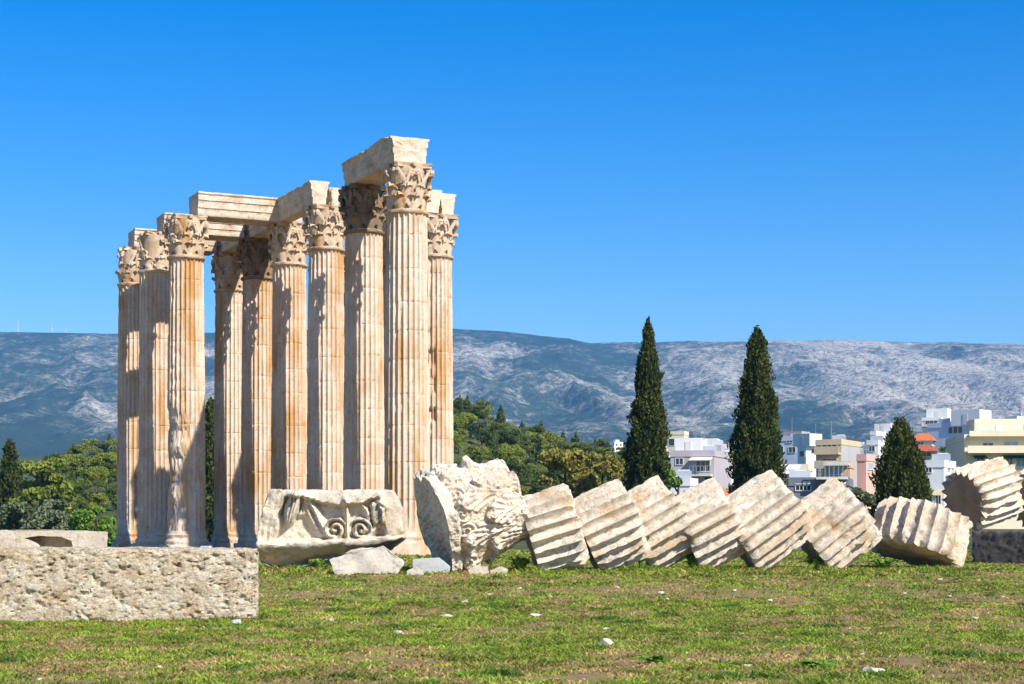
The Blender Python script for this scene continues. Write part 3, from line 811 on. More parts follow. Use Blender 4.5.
# big porous block, lower left
V, F = rough_box(5.6, 1.5, 1.22, .020, 81, .08, .05, 3., 2., .095)
bp = P(258, 585, 26.5)
o = mk('stone_block', V, F, M['conglom'], None, 60); a_ = R(8.6); o.location = (bp[0]-2.8*math.cos(a_)-.75*math.sin(a_), 26.5-2.8*math.sin(a_)+.75*math.cos(a_), .53); o.rotation_euler = (0, R(.3), a_)
tag(o, 'big long porous block in the grass at the lower left', 'stone block')

# carved slab behind it at the left
def ledge():
    d = 39.; pts = [(-40, 531), (40, 530), (97, 532), (97, 552), (74, 552), (72, 541), (60, 536.5), (38, 536), (24, 538), (30, 541), (37, 545), (40, 552), (-40, 552)]
    c = P(40, 540, d); Q = [P(*p, d)-c for p in pts]; dense = []
    for i in range(len(Q)):
        a, b = Q[i], Q[(i+1) % len(Q)]; k = max(1, int(np.linalg.norm(b-a)/.07))
        for j in range(k): dense.append(a+(b-a)*j/k)
    Q = np.array(dense); n = len(Q); V = []
    for y in np.linspace(0, 1.0, 9): V.append(Q+np.array([0, y, 0]))
    V = np.concatenate(V); V += .03*np.stack([fbm(V*3, 4, .6, 60+k) for k in range(3)], 1)
    F = quads(9, n, True)+[list(range(n))[::-1], [8*n+i for i in range(n)]]
    m = MB(); m.add(V, F)
    a = P(-40, 534, d)-c; b = P(97, 556, d)-c
    m.box(a[0]+.02, b[0]-.02, .6, .95, a[2]-.9, a[2]-.04)        # solid back of the hollow
    m.box(a[0]+.02, b[0]-.04, .03, .9, a[2]-1.45, a[2]-.6)
    t = m.build('carved_slab', M['block'], None, 40, c)
    tag(t, 'long pale carved slab with a hollow side behind the porous block', 'stone slab')
ledge()

# floodlights on the ground
def floodlight(px, d, label, rz):
    c = P(px, 546, d)
    t = empty('floodlight', (c[0], d, tz(c[0], d)), R(rz)); tag(t, label, 'floodlight')
    b = MB(); b.box(-.26, .26, -.14, .14, .0, .05); b.box(-.22, -.19, -.03, .03, .05, .3); b.box(.19, .22, -.03, .03, .05, .3); b.build('bracket', M['metal_dark'], t)
    h = MB(); h.box(-.2, .2, -.13, .13, .14, .46); h.box(-.17, .17, .13, .18, .2, .4); h.build('lamp_body', M['metal_grey'], t)
    g = MB(); g.box(-.17, .17, -.15, -.133, .17, .43); g.build('lens', M['glass'], t)
M['metal_dark'] = plain('dark_metal', (.03, .03, .035), .5)
M['metal_grey'] = plain('grey_metal', (.55, .58, .62), .45, .05)
def glassmat():
    t = NT('window_glass'); t.b.inputs['Roughness'].default_value = .08; t.b.inputs['Specular IOR Level'].default_value = .5
    return t.col((.025, .035, .05))
M['glass'] = glassmat()
floodlight(206, 73, 'small grey floodlight on the ground right of the worn column', 160)
floodlight(65, 58, 'small grey floodlight behind the long pale carved slab', 40)

# loose stones on the grass
def pebble(px, py, w, label, seed, group=None, mat='white_stone', hr=.55, name='stone'):
    d = 25.
    for _ in range(12):
        x = (px-HX)/FPX*d; d = (EYE-tz(x, d))*FPX/max(4, py-HY)
    x = (px-HX)/FPX*d; r = w/2*d/FPX
    V, F = rock_mesh(r, r*.75, r*hr, seed, 2)
    o = mk(name, V, F, M[mat], None, 30, (x, d, tz(x, d)+r*hr*.45)); tag(o, label, 'stone', group)
pebble(607, 646, 19, 'biggest white stone on the grass near the middle of the lower edge', 301, None, hr=.6)
pebble(872, 673, 26, 'flat white stone on the grass near the lower right corner', 302, None, hr=.4)
pebble(237, 624, 13, 'small grey stone in the grass at the right foot of the porous block', 303, None, 'grey_stone')
pebble(398, 634, 15, 'flat pale stone beside a dry patch right of the porous block', 304, None, hr=.35)
pebble(446, 617, 14, 'thin white stone in the grass below the fallen capital', 305, None, hr=.3)
pebble(536, 615, 16, 'low white stone in the grass below the least tilted drum', 306, None, hr=.35)
pebble(748, 667, 15, 'low stone half sunk in the grass left of the flat white stone', 307, None, hr=.3)
small = [(330, 621), (397, 626), (465, 599), (489, 591), (559, 574), (617, 586), (661, 583), (784, 648), (838, 660), (862, 655), (700, 629), (940, 576), (949, 584), (905, 590), (1003, 588), (975, 615),
         (272, 560), (283, 568), (300, 578), (820, 575), (606, 630), (583, 680), (690, 661), (160, 668), (40, 680), (545, 627), (486, 575), (520, 582), (735, 586), (770, 601), (667, 600)]
for i, (a, b) in enumerate(small):
    pebble(a, b, random.Random(i).uniform(4.5, 9), 'tiny pale stone scattered on the grass', 330+i, 'tiny stones scattered on the grass', hr=.45)

# ------------------------------------------------------------------ grass (uncountable)
def grass():
    n1, n2, n3, n4 = 380000, 230000, 30000, 60000
    y = np.concatenate([13.5+(30-13.5)*rg.random(n1)**.9, 29+(66-29)*rg.random(n2)**1.25, 33+10*rg.random(n3), 60+55*rg.random(n4)])
    x = (rg.random(len(y))*2-1)*(.305*y+2.)
    pn = fbm2(x/1.25, y/1.9, 5, 21, .65); pf = fbm2(x/.45, y/.45, 3, 22); big = fbm2(x/5, y/3.5, 3, 23)
    bare = np.clip(fbm2(x/1.6, y/2.6, 3, 43)-.08, 0, .5)*np.clip((27-y)/7, .2, 1.2)*2.6
    keep = rg.random(len(y)) < -bare+ np.clip(.66+1.3*pn+1.7*pf+.15*big, .36, 1)
    x, y, pn, pf, big = x[keep], y[keep], pn[keep], pf[keep], big[keep]
    N = len(x); z = terrain(x, y)
    far = np.clip((y-24)/30, 0, 1)
    h = (.018+.034*rg.random(N)**1.5)*(1+.9*np.clip(pn+.3*pf, -.5, .9))*(1+1.5*(y > 60))+.008
    lush = np.clip(fbm2(x/.9, y/.9, 2, 25)-.25, 0, 1); h *= 1+1.6*lush
    # taller weeds along the feet of the drums
    px = x/y*FPX+HX
    foot = np.exp(-((y-39.2)/1.5)**2)*((px > 250) & (px < 980))
    h *= 1+foot*(1.5+3.2*np.clip(fbm2(x/1.2, y/1.2, 2, 29), 0, 1))
    wd = (.0055+.008*rg.random(N))*(1+1.6*far+2.5*(y > 60))
    a = rg.random(N)*2*math.pi; lean = h*(.2+1.7*rg.random(N)); b = rg.random(N)*2*math.pi
    base = np.stack([x, y, z-.01], 1)
    sd = np.stack([np.cos(a), np.sin(a), 0*a], 1)*wd[:, None]
    dirv = np.stack([np.cos(b)*lean, np.sin(b)*lean, h], 1)
    mid = base+dirv*np.array([.42, .42, .6]); tip = base+dirv*np.array([1.15, 1.15, .95])
    V = np.stack([base-sd, base+sd, mid+sd*.75, mid-sd*.75, tip], 1).reshape(-1, 3)
    me = bpy.data.meshes.new('grass'); me.vertices.add(5*N); me.vertices.foreach_set('co', V.ravel())
    k = np.arange(N)*5
    loops = np.stack([k, k+1, k+2, k+3, k+3, k+2, k+4], 1).ravel()
    me.loops.add(7*N); me.loops.foreach_set('vertex_index', loops)
    st = np.stack([np.arange(N)*7, np.arange(N)*7+4], 1).ravel()
    me.polygons.add(2*N); me.polygons.foreach_set('loop_start', st)
    dry = rg.random(N)-1.5*pn-.45*big-1.5*pf+.9*np.clip(fbm2(x/1.6, y/2.6, 3, 43)-.02, 0, .5)*np.clip((27-y)/7, .25, 1.4)+.14*np.clip((22-y)/8, -.4, 1)
    g1 = np.array([.10, .195, .014]); g2 = np.array([.34, .38, .05]); s1 = np.array([.55, .40, .17]); s2 = np.array([.30, .15, .06])
    u = rg.random(N)[:, None]; v = rg.random(N)[:, None]
    c = np.where((dry > .75)[:, None], s1*(1-v)+s2*v, g1*(1-u)+g2*u)
    c = np.where((lush > .12)[:, None] & (v < .8), np.array([.075, .16, .018])*(.8+.5*u), c)
    c = c*(1+.9*np.clip(fbm2(x/.38, y/.5, 3, 41), -.5, .5)+.4*np.clip(fbm2(x/2.1, y/3., 2, 42), -.5, .5))[:, None]
    att = me.color_attributes.new('tint', 'FLOAT_COLOR', 'POINT')
    cc = np.ones((5*N, 4)); cc[:, :3] = np.repeat(c, 5, 0); att.data.foreach_set('color', cc.ravel())
    me.update(); me.validate()
    t = NT('grass_blades'); at = t.n('ShaderNodeAttribute', attribute_name='tint')
    t.col(at.outputs['Color']); t.b.inputs['Roughness'].default_value = .6
    tr = t.n('ShaderNodeBsdfTranslucent'); t.l(at.outputs['Color'], tr.inputs['Color'])
    ms = t.n('ShaderNodeMixShader'); ms.inputs[0].default_value = .3
    t.l(t.b.outputs[0], ms.inputs[1]); t.l(tr.outputs[0], ms.inputs[2]); t.l(ms.outputs[0], t.out.inputs['Surface'])
    me.materials.append(t.m)
    o = link(bpy.data.objects.new('grass', me))
    o['kind'] = 'stuff'; o['label'] = 'short patchy green and dry grass around the stones'; o['category'] = 'grass'
grass()

# ------------------------------------------------------------------ trees
def leaves(C, size, seed, up=.3, asp=.6):
    """leaf sprays: one bent quad at each point"""
    r = np.random.default_rng(seed); n = len(C)
    d = r.normal(size=(n, 3)); d[:, 2] += up; d /= np.linalg.norm(d, axis=1)[:, None]
    e = np.cross(d, r.normal(size=(n, 3))); e /= np.linalg.norm(e, axis=1)[:, None]+1e-9
    s = size*(.6+.8*r.random(n))[:, None]
    V = np.stack([C-d*s*.5, C+e*s*asp*.5, C+d*s*.5, C-e*s*asp*.5], 1).reshape(-1, 3)
    return V, [(4*i, 4*i+1, 4*i+2, 4*i+3) for i in range(n)]
def limbs(h, r0, n, seed, spread=.5, start=.3):
    m = MB(); r = random.Random(seed)
    zz = np.linspace(0, h, 8); wob = np.array([[.05*h*math.sin(z/h*4+seed)*.3, .05*h*math.cos(z/h*3+seed)*.3, z] for z in zz])
    m.tube(wob, np.interp(zz, [0, h*.1, h], [r0*1.3, r0, r0*.25]), 7)
    for k in range(n):
        z = h*(start+(.95-start)*k/max(1, n)); a = r.uniform(0, 6.28); L = h*spread*r.uniform(.5, 1)*(1.1-z/h*.7)
        p0 = np.array([np.interp(z, zz, wob[:, 0]), np.interp(z, zz, wob[:, 1]), z])
        pts = [p0+np.array([math.cos(a)*L*t, math.sin(a)*L*t, L*(.35*t+.35*t*t)]) for t in np.linspace(0, 1, 5)]
        m.tube(pts, np.linspace(r0*.45, r0*.1, 5), 5)
    return m
def cypress_mesh(h, prof, seed, n=9000, size=.3, z0=.6, lump=.34):
    r = np.random.default_rng(seed)
    u = r.random(n*3); z = z0+(h-z0)*u
    rad = np.interp(u, *prof); keep = r.random(len(u)) < rad/max(prof[1]); u, z, rad = u[keep][:n], z[keep][:n], rad[keep][:n]
    a = r.random(len(u))*2*math.pi
    lumps = fbm(np.stack([np.cos(a)*1.6, np.sin(a)*1.6, z*.75], 1), 3, .6, seed)
    spike = fbm(np.stack([np.cos(a)*4.5, np.sin(a)*4.5, z*.9], 1), 2, .6, seed+3)
    q = rad*np.clip(1+lump*2.0*lumps+.42*spike, .25, 1.7)*(r.random(len(u))**.22)
    C = np.stack([q*np.cos(a), q*np.sin(a), z+r.normal(size=len(u))*.1], 1)
    # leaf sprays point up and outward
    d = np.stack([np.cos(a)*.45, np.sin(a)*.45, np.ones_like(a)], 1)+.45*r.normal(size=(len(a), 3)); d /= np.linalg.norm(d, axis=1)[:, None]
    e = np.cross(d, r.normal(size=d.shape)); e /= np.linalg.norm(e, axis=1)[:, None]
    s = size*(.6+.9*r.random(len(a)))[:, None]
    V = np.stack([C-d*s*.5, C+e*s*.28, C+d*s*.6, C-e*s*.28], 1).reshape(-1, 3)
    F = [(4*i, 4*i+1, 4*i+2, 4*i+3) for i in range(len(a))]
    # dense inner wood and twigs
    k = MB(); zz = np.linspace(z0, h*.97, 14); k.ring([(max(.03, np.interp((q_-z0)/(h-z0), *prof)*.55), q_) for q_ in zz], 12)
    v = k.verts(); v[:, :2] *= (1+.3*fbm(v*1.2, 2, .5, seed))[:, None]
    m = MB(); m.add(V, F); m.add(v, k.F)
    return m
def lobe_crown(h, rx, lobes, seed, n=2200, size=.5, flat=.62, z0=.35, asp=.6):
    """crown of many uneven leaf clumps spread through an ellipsoid"""
    r = np.random.default_rng(seed); C = []
    for k in range(lobes):
        a = r.random()*6.28; q = math.sqrt(r.random())*.78*rx; z = h*(z0+(1-z0)*r.uniform(.12, .86))
        sh = 1-.45*max(0, (z/h-.6)/.4); lr = rx*r.uniform(.26, .48)*sh
        m = int(n/lobes); v = r.normal(size=(m, 3)); v /= np.linalg.norm(v, axis=1)[:, None]; v *= (r.random(m)**.38)[:, None]
        v = v*(1+.25*perlin(v*2.2+k))[:, None]
        C.append(np.stack([q*sh*math.cos(a)+v[:, 0]*lr, q*sh*math.sin(a)+v[:, 1]*lr, z+v[:, 2]*lr*flat], 1))
    return leaves(np.concatenate(C), size, seed, .35, asp)

def cyp(px, top, d, wpx, prof, seed, label, n=26000, size=.21, twin=None, group=None, x0=None):
    c = P(px, top, d); g = tz(c[0], d); h = c[2]-g; s = FPX/d
    t = empty('cypress_tree', (c[0], d, g)); tag(t, label, 'tree', group)
    pr = (np.array(prof[0]), np.array(prof[1])*wpx/2/s)
    m = cypress_mesh(h, pr, seed, n, size)
    if twin:
        m2 = cypress_mesh(h*twin[1], (pr[0], pr[1]*twin[2]), seed+1, int(n*.5), size); v = m2.verts(); v[:, 0] += twin[0]/s; v[:, 1] += .4; m.add(v, m2.F)
    m.build('crown', M['cypress'], t)
    limbs(h*.9, .2, 0, seed).build('trunk', M['bark'], t, 60)
    return t
CP = ([0, .1, .25, .4, .6, .8, .93, 1], [.7, .9, 1, .95, .74, .46, .24, .04])
CP2 = ([0, .12, .3, .45, .65, .85, .95, 1], [.75, .95, 1, .92, .72, .45, .3, .05])
cyp(648, 319, 120, 41, CP, 401, 'tallest cypress, slim and dark, left of the town', 30000)
cyp(757, 329, 118, 50, CP2, 402, 'broad pointed cypress in front of the town with white houses both sides', 32000)
cyp(900, 420, 92, 50, ([0, .2, .45, .65, .85, 1], [.8, 1, 1, .8, .55, .12]), 403, 'short stout cypress left of the drum on the plinth', 20000, .17, (17, .80, .6))
cyp(10, 441, 170, 24, CP2, 404, 'small dark cypress at the left edge', 4000, .5)
cyp(211, 398, 150, 40, CP, 405, 'dark cypress seen through the gap between the columns', 6000, .4)

def tree(name, px, top, d, wpx, mat, seed, label, lobes=16, n=3500, size=.35, flat=.65, z0=.3, cat='tree', group=None, asp=.6):
    c = P(px, top, d); g = tz(c[0], d); h = c[2]-g; s = FPX/d
    t = empty(name, (c[0], d, g)); tag(t, label, cat, group)
    V, F = lobe_crown(h, wpx/2/s, lobes, seed, n, size, flat, z0, asp)
    V[:, 2] += h-V[:, 2].max()
    mk('crown', V, F, mat, t)
    limbs(h*.85, .03*h+.03, 6, seed, .4).build('trunk', M['bark'], t, 60)
    return t
tree('pine_tree', 42, 456, 160, 62, M['pine_mid'], 411, 'bushy green pine at the left, its ragged top against the mountain', 20, 6000, .45, .55, .2)
tree('olive_tree', 14, 500, 132, 60, M['olive'], 412, 'grey green olive at the left edge above the carved slab', 14, 4500, .3, .7, .1)
tree('olive_tree', 56, 498, 135, 56, M['olive'], 413, 'grey green olive between the left edge olive and the bright bush', 14, 4500, .3, .7, .1)
tree('bush', 92, 504, 130, 56, M['bright'], 414, 'bright green bush left of the leftmost column', 12, 4500, .26, .6, .05, 'bush')
tree('bush', 110, 523, 126, 38, M['bright'], 415, 'low bright bush touching the foot of the leftmost column', 8, 2500, .22, .7, .05, 'bush')
tree('deciduous_tree', 566, 446, 165, 62, M['yellow'], 416, 'yellowing tree behind the drums, left one of the two', 16, 6000, .42, .75, .1)
tree('deciduous_tree', 603, 452, 160, 58, M['yellow'], 417, 'yellowing tree behind the drums next to the tallest cypress', 14, 5500, .42, .75, .1)
tree('shrub', 678, 468, 112, 34, M['bright'], 418, 'light green shrub at the right foot of the tallest cypress', 9, 2500, .24, .8, .1, 'shrub')
tree('shrub', 856, 486, 86, 38, M['olive'], 419, 'grey green shrub between the steep drum and the stout cypress', 8, 2200, .22, .7, .1, 'shrub')
tree('deciduous_tree', 940, 446, 225, 34, M['bright'], 420, 'bright green tree below the blue grey house', 9, 2200, .45, .6, .3)
tree('shrub', 452, 520, 95, 40, M['pine_mid'], 421, 'green shrub seen just right of the nearest column', 8, 1500, .25, .7, .05, 'shrub')

def weed(px, py, d, w, h, seed, label, mat='bright'):
    c = P(px, py, d); z = tz(c[0], d); r = np.random.default_rng(seed); m = MB()
    for k in range(46):
        a = r.uniform(0, 6.28); L = h*r.uniform(.5, 1); o_ = w*.5*r.uniform(.2, 1); q = np.linspace(0, 1, 5)[:, None]; b = np.linspace(-1, 1, 3)[None, :]
        rad = o_*(.25+.75*q**1.4); ww = .035*np.sin(.3+q*2.6)
        G = np.stack([math.cos(a)*rad-math.sin(a)*b*ww, math.sin(a)*rad+math.cos(a)*b*ww, L*np.sin(q*1.9)-.012*np.abs(b)], 2)
        m.shell(G, .006)
    o = m.build('weed', M[mat], None, 60, (c[0], d, z-.02)); tag(o, label, 'weed')
weed(642, 530, 39.75, .5, .95, 601, 'tall green weed growing between two leaning drums beside the second drum')
weed(520, 570, 39.0, .7, .40, 602, 'green weed at the right foot of the fallen capital')
weed(693, 560, 40.2, .5, .45, 603, 'green weed in the gap between the third and fourth drum')
weed(815, 566, 41.0, .7, .35, 604, 'low weed in the dark hollow under the steep drum')
weed(884, 566, 41.0, .9, .30, 605, 'low weed under the lifted edge of the drum lying apart')
weed(318, 572, 39.8, .5, .32, 606, 'green weed beside the white slab under the carved capital block')
weed(655, 662, 18.6, .45, .13, 607, 'dark leafy weed clump in the grass right of the biggest white stone')
weed(818, 668, 18., .4, .12, 608, 'spiky weed clump in the grass near the lower right corner')
# wooded hill: individual trees from a few kinds
def kind(name, mat, h, rx, lobes, n, size, flat, z0, seed, label, conifer=False):
    t = empty(name, (0, 0, -100)); tag(t, label, 'tree', 'trees on the wooded hill behind the ruin')
    if conifer:
        m = cypress_mesh(h, (np.array([0, .2, .5, .8, 1]), np.array([.8, 1, .75, .4, .05])*rx), seed, n, size, 1., .34); m.build('crown', mat, t)
    else:
        V, F = lobe_crown(h, rx, lobes, seed, n, size, flat, z0); mk('crown', V, F, mat, t)
    limbs(h*.85, .22, 0 if conifer else 6, seed, .4).build('trunk', M['bark'], t, 60)
    return t
K = [kind('pine_tree', M['pine_mid'], 8.5, 4.3, 22, 6000, .36, .5, .3, 501, 'mid green pine in the dense woods on the hill'),
     kind('pine_tree', M['pine_dark'], 9.5, 3.9, 22, 6000, .36, .5, .25, 502, 'dark green pine in the dense woods on the hill'),
     kind('oak_tree', M['olive'], 7.5, 4.0, 18, 5000, .36, .62, .2, 503, 'greyish green rounded tree in the dense woods on the hill'),
     kind('pine_tree', M['pine_mid'], 11, 3.6, 24, 6000, .36, .5, .25, 504, 'tall mid green pine in the dense woods on the hill'),
     kind('conifer_tree', M['pine_dark'], 10, 1.6, 0, 2200, .5, 0, 0, 505, 'slim dark conifer standing up from the woods on the hill', True),
     kind('bushy_tree', M['yellow'], 6.5, 3.4, 12, 2800, .5, .7, .15, 506, 'yellowish green tree in the dense woods on the hill')]
used = set()
def hill_tree(kd, px, d, sc_=1., top=None):
    x = (px-HX)/FPX*d; z = tz(x, d)
    if kd in used: o = copy_tree(K[kd])
    else: o = K[kd]; used.add(kd)
    o.location = (x, d, z-.4); o.rotation_euler[2] = random.uniform(0, 6.28); o.scale = (sc_*random.uniform(.92, 1.08), sc_*random.uniform(.92, 1.08), sc_)
rr = random.Random(12)
for d, n, k0 in ((388, 17, .74), (358, 20, .74), (328, 21, .70), (298, 20, .66), (268, 19, .60), (240, 17, .54), (212, 15, .48)):
    for k in range(n):
        px = 446+(k+rr.uniform(-.4, .4))*(662-446)/n
        kd = rr.choices([0, 1, 2, 3, 5, 4], [5, 6, 2, 3, 1.4 if d < 300 else .3, 2.2])[0]
        if d >= 330 and px > 604: continue
        hill_tree(kd, px, d+rr.uniform(-14, 14), k0*rr.uniform(.75, 1.25))
for d, n, k0 in ((375, 8, .74), (345, 9, .72), (315, 9, .68), (285, 9, .62), (255, 8, .55), (228, 8, .5), (205, 7, .42), (185, 7, .36)):
    for k in range(n):
        px = 52+(k+rr.uniform(-.4, .4))*(124-52)/n
        if d > 260 and px < 66: continue
        hill_tree(rr.choices([0, 1, 2, 3, 4], [4, 7, 2, 3, 1.5])[0], px, d+rr.uniform(-10, 10), k0*rr.uniform(.75, 1.2))
for px, d in ((-8, 230), (8, 240), (25, 235), (40, 250), (55, 240), (0, 200), (30, 195), (60, 200), (75, 190), (15, 180)): hill_tree(rr.choice([0, 1, 2]), px, d, .5)
for d in (375, 330, 290, 250, 215): hill_tree(rr.choice([0, 1]), 212+rr.uniform(-6, 6), d, .7)
for px, s in ((522, .9), (541, 1.0), (549, .85), (563, .9), (572, .8), (576, .95), (586, .75), (600, .7), (618, .6)):
    hill_tree(4, px, 372, s)

# ------------------------------------------------------------------ town
def wallm(name, c): return plain(name, c, .9, .07, .5)
WM = {'white': wallm('white_plaster', (.80, .79, .76)), 'cream': wallm('cream_plaster', (.72, .64, .46)), 'lilac': wallm('lilac_grey_plaster', (.46, .41, .42)),
      'grey': wallm('grey_plaster', (.42, .41, .40)), 'pink': wallm('pink_plaster', (.66, .42, .34)), 'terra': wallm('terracotta_plaster', (.58, .40, .28)),
      'bluewhite': wallm('cool_white_plaster', (.62, .66, .74)), 'sand': wallm('sand_plaster', (.60, .47, .30)), 'slate': wallm('slate_cladding', (.17, .19, .22))}
M['rooftile'] = plain('red_roof_tiles', (.48, .13, .06), .8, .25, 3)
M['orange'] = plain('orange_roof_tiles', (.62, .19, .07), .8, .2, 3)
M['concrete'] = plain('concrete', (.66, .63, .57), .9, .12, 1.)
M['awning'] = plain('white_canvas', (.75, .74, .72), .9, .05)
M['beige_canvas'] = plain('beige_canvas', (.55, .42, .26), .9, .06)
M['green_canvas'] = plain('green_canvas', (.05, .12, .09), .9, .1)
M['frame'] = plain('window_frame', (.66, .66, .64), .6, .05)
M['shutter'] = plain('blue_grey_shutter', (.28, .38, .46), .7, .08)
M['rail'] = plain('railing_metal', (.30, .31, .33), .5, .05)
M['shade'] = plain('dark_recess', (.06, .055, .05), .9, .1)
class Building:
    def __init__(s, label, x0, xs, x1, ytop, d, wall, th=-42, ybot=None, dp=None, cat='building', group=None, name='apartment_building', parapet=True, roof='concrete'):
        th = th*.62 if th > -51 and 'cube' not in label and 'big blue grey' not in label and 'far ' not in label else th
        s.th = R(th); s.s = FPX/d; s.d = d; s.x0, s.xs, s.x1 = x0, xs, x1
        c = P(xs, ytop, d); c[2] -= .45; g = min(tz(c[0], d), tz(c[0]-8, d+8))-1.2
        if ybot is not None: g = min(g, P(xs, ybot, d)[2])
        s.w = max(.5, (xs-x0)/s.s/math.cos(s.th)); s.dp = dp or max(2., (x1-xs)/s.s/max(.12, -math.sin(s.th)))
        s.h = c[2]-g; s.g = g
        s.t = empty(name, (c[0], d, g), s.th); tag(s.t, label, cat, group)
        m = MB(); m.box(-s.w, 0, 0, s.dp, 0, s.h-.25); m.build('wall', wall, s.t)
        r = MB(); r.box(-s.w-.08, .08, -.08, s.dp+.08, s.h-.248, s.h-.1)
        if parapet:
            for b in ((-s.w-.06, .06, -.06, .10), (-s.w-.06, .06, s.dp-.10, s.dp+.06)): r.box(*b, s.h-.098, s.h+.45)
            for b in ((-s.w-.06, -s.w+.10), (-.10, .06)): r.box(*b, .102, s.dp-.102, s.h-.098, s.h+.45)
        s.roof = r.build('roof', wall, s.t)
    def uz(s, face, px, py):
        """pixel -> (u along the face, z) in building space"""
        if face == 'f': u = -s.w*(1-(px-s.x0)/(s.xs-s.x0))
        else: u = s.dp*(px-s.xs)/max(.01, (s.x1-s.xs))
        return u, EYE+(HY-py)/s.s-s.g
    def slab(s, mb, face, u0, u1, z0, z1, o0, o1):
        """box on a face, standing from o0 to o1 out of it"""
        if face == 'f': mb.box(u0, u1, -o1, -o0, z0, z1)
        else: mb.box(o0, o1, u0, u1, z0, z1)
    def window(s, face, px0, py0, px1, py1, mat='glass', bars=1, shutter=False):
        (u0, z1), (u1, z0) = s.uz(face, px0, py0), s.uz(face, px1, py1)
        if face == 'f': u1 = min(u1, -.1); u0 = max(u0, -s.w+.1)
        f = MB(); k = .07
        s.slab(f, face, u0-k, u1+k, z0-k, z0, .003, .09); s.slab(f, face, u0-k, u1+k, z1, z1+k, .003, .07)
        s.slab(f, face, u0-k, u0, z0, z1, .003, .07); s.slab(f, face, u1, u1+k, z0, z1, .003, .07)
        for b in range(1, bars+1):
            u = u0+(u1-u0)*b/(bars+1); s.slab(f, face, u-.03, u+.03, z0, z1, .03, .06)
        fo = f.build('window', M['frame'], s.t)
        p = MB(); s.slab(p, face, u0+.002, u1-.002, z0+.002, z1-.002, .004, .025); p.build('pane', M[mat], fo)
    def grid(s, face, nx, rows, ph=3.0, ww=1.2, wh=1.4, top=1.0, mat='glass'):
        L = s.w if face == 'f' else s.dp
        for r in range(rows):
            z1 = s.h-top-r*ph; z0 = z1-wh
            if z0 < .5: break
            for c in range(nx):
                u = L*(c+.5)/nx; u = u-L if face == 'f' else u
                f = MB(); k = .07
                s.slab(f, face, u-ww/2-k, u+ww/2+k, z0-k, z0, .003, .09); s.slab(f, face, u-ww/2-k, u+ww/2+k, z1, z1+k, .003, .07)
                s.slab(f, face, u-ww/2-k, u-ww/2, z0, z1, .003, .07); s.slab(f, face, u+ww/2, u+ww/2+k, z0, z1, .003, .07)
                fo = f.build('window', M['frame'], s.t)
                p = MB(); s.slab(p, face, u-ww/2+.002, u+ww/2-.002, z0+.002, z1-.002, .004, .025); p.build('pane', M[mat], fo)
    def balcony(s, face, px0, px1, py, out=1.2, mat='concrete', solid=False, rail_h=.95):
        (u0, z), (u1, _) = s.uz(face, px0, py), s.uz(face, px1, py)
        b = MB(); s.slab(b, face, u0, u1, z-.2, z, .004, out); bo = b.build('balcony', M[mat] if mat in M else WM[mat], s.t)
        r = MB()
        if solid: s.slab(r, face, u0, u1, z+.003, z+rail_h, out-.12, out-.02)
        else:
            s.slab(r, face, u0, u1, z+rail_h-.06, z+rail_h, out-.08, out-.02)
            n = int(abs(u1-u0)/.35)
            for i in range(n+1):
                u = u0+(u1-u0)*i/n; s.slab(r, face, u-.025, u+.025, z+.003, z+rail_h-.06, out-.07, out-.03)
        r.build('railing', (M[mat] if mat in M else WM[mat]) if solid else M['rail'], bo)
    def floors(s, face, n, rows, top=.5, ph=3., frac=1., mat='concrete', aw=.4, solid=False, seed=0):
        r = random.Random(seed); L = s.w if face == 'f' else s.dp
        for k in range(rows):
            zb = s.h-top-(k+1)*ph
            if zb < .3: break
            u0 = L*(1-frac)*r.random(); u1 = u0+L*frac
            if face == 'f': u0 -= L; u1 -= L
            b = MB(); s.slab(b, face, u0+.03, u1-.03, zb-.18, zb, .004, 1.2); bo = b.build('balcony', M[mat], s.t)
            q = MB()
            if solid or r.random() < .4: s.slab(q, face, u0+.03, u1-.03, zb+.003, zb+.85, 1.08, 1.18); q.build('railing', M[mat], bo)
            else:
                s.slab(q, face, u0+.03, u1-.03, zb+.88, zb+.95, 1.1, 1.17)
                m_ = max(3, int((u1-u0)/.45))
                for i in range(m_+1):
                    u = u0+.06+(u1-u0-.12)*i/m_; s.slab(q, face, u-.025, u+.025, zb+.003, zb+.88, 1.11, 1.15)
                q.build('railing', M['rail'], bo)
            for c in range(n):
                u = u0+(u1-u0)*(c+.5)/n; w = min(.75, (u1-u0)/n*.32)
                d = MB(); s.slab(d, face, u-w, u+w, zb+.05, zb+2.25, .004, .05); do = d.build('balcony_door', M['frame'], s.t)
                g = MB(); s.slab(g, face, u-w+.08, u-.04, zb+.12, zb+2.16, .052, .06); s.slab(g, face, u+.04, u+w-.08, zb+.12, zb+2.16, .052, .06); g.build('pane', M[r.choice(['glass', 'glass', 'shutter'])], do)
                if r.random() < aw:
                    z = zb+2.6
                    if face == 'f': V = [(u-w-.2, -.01, z), (u+w+.2, -.01, z), (u+w+.2, -1.15, z-.55), (u-w-.2, -1.15, z-.55)]
                    else: V = [(.01, u-w-.2, z), (.01, u+w+.2, z), (1.15, u+w+.2, z-.55), (1.15, u-w-.2, z-.55)]
                    V = V+[(a, b_, c_-.04) for a, b_, c_ in V]
                    mk('awning', V, [(0, 1, 2, 3), (7, 6, 5, 4), (0, 4, 5, 1), (1, 5, 6, 2), (2, 6, 7, 3), (3, 7, 4, 0)], M[r.choice(['awning', 'awning', 'green_canvas', 'beige_canvas'])], s.t)
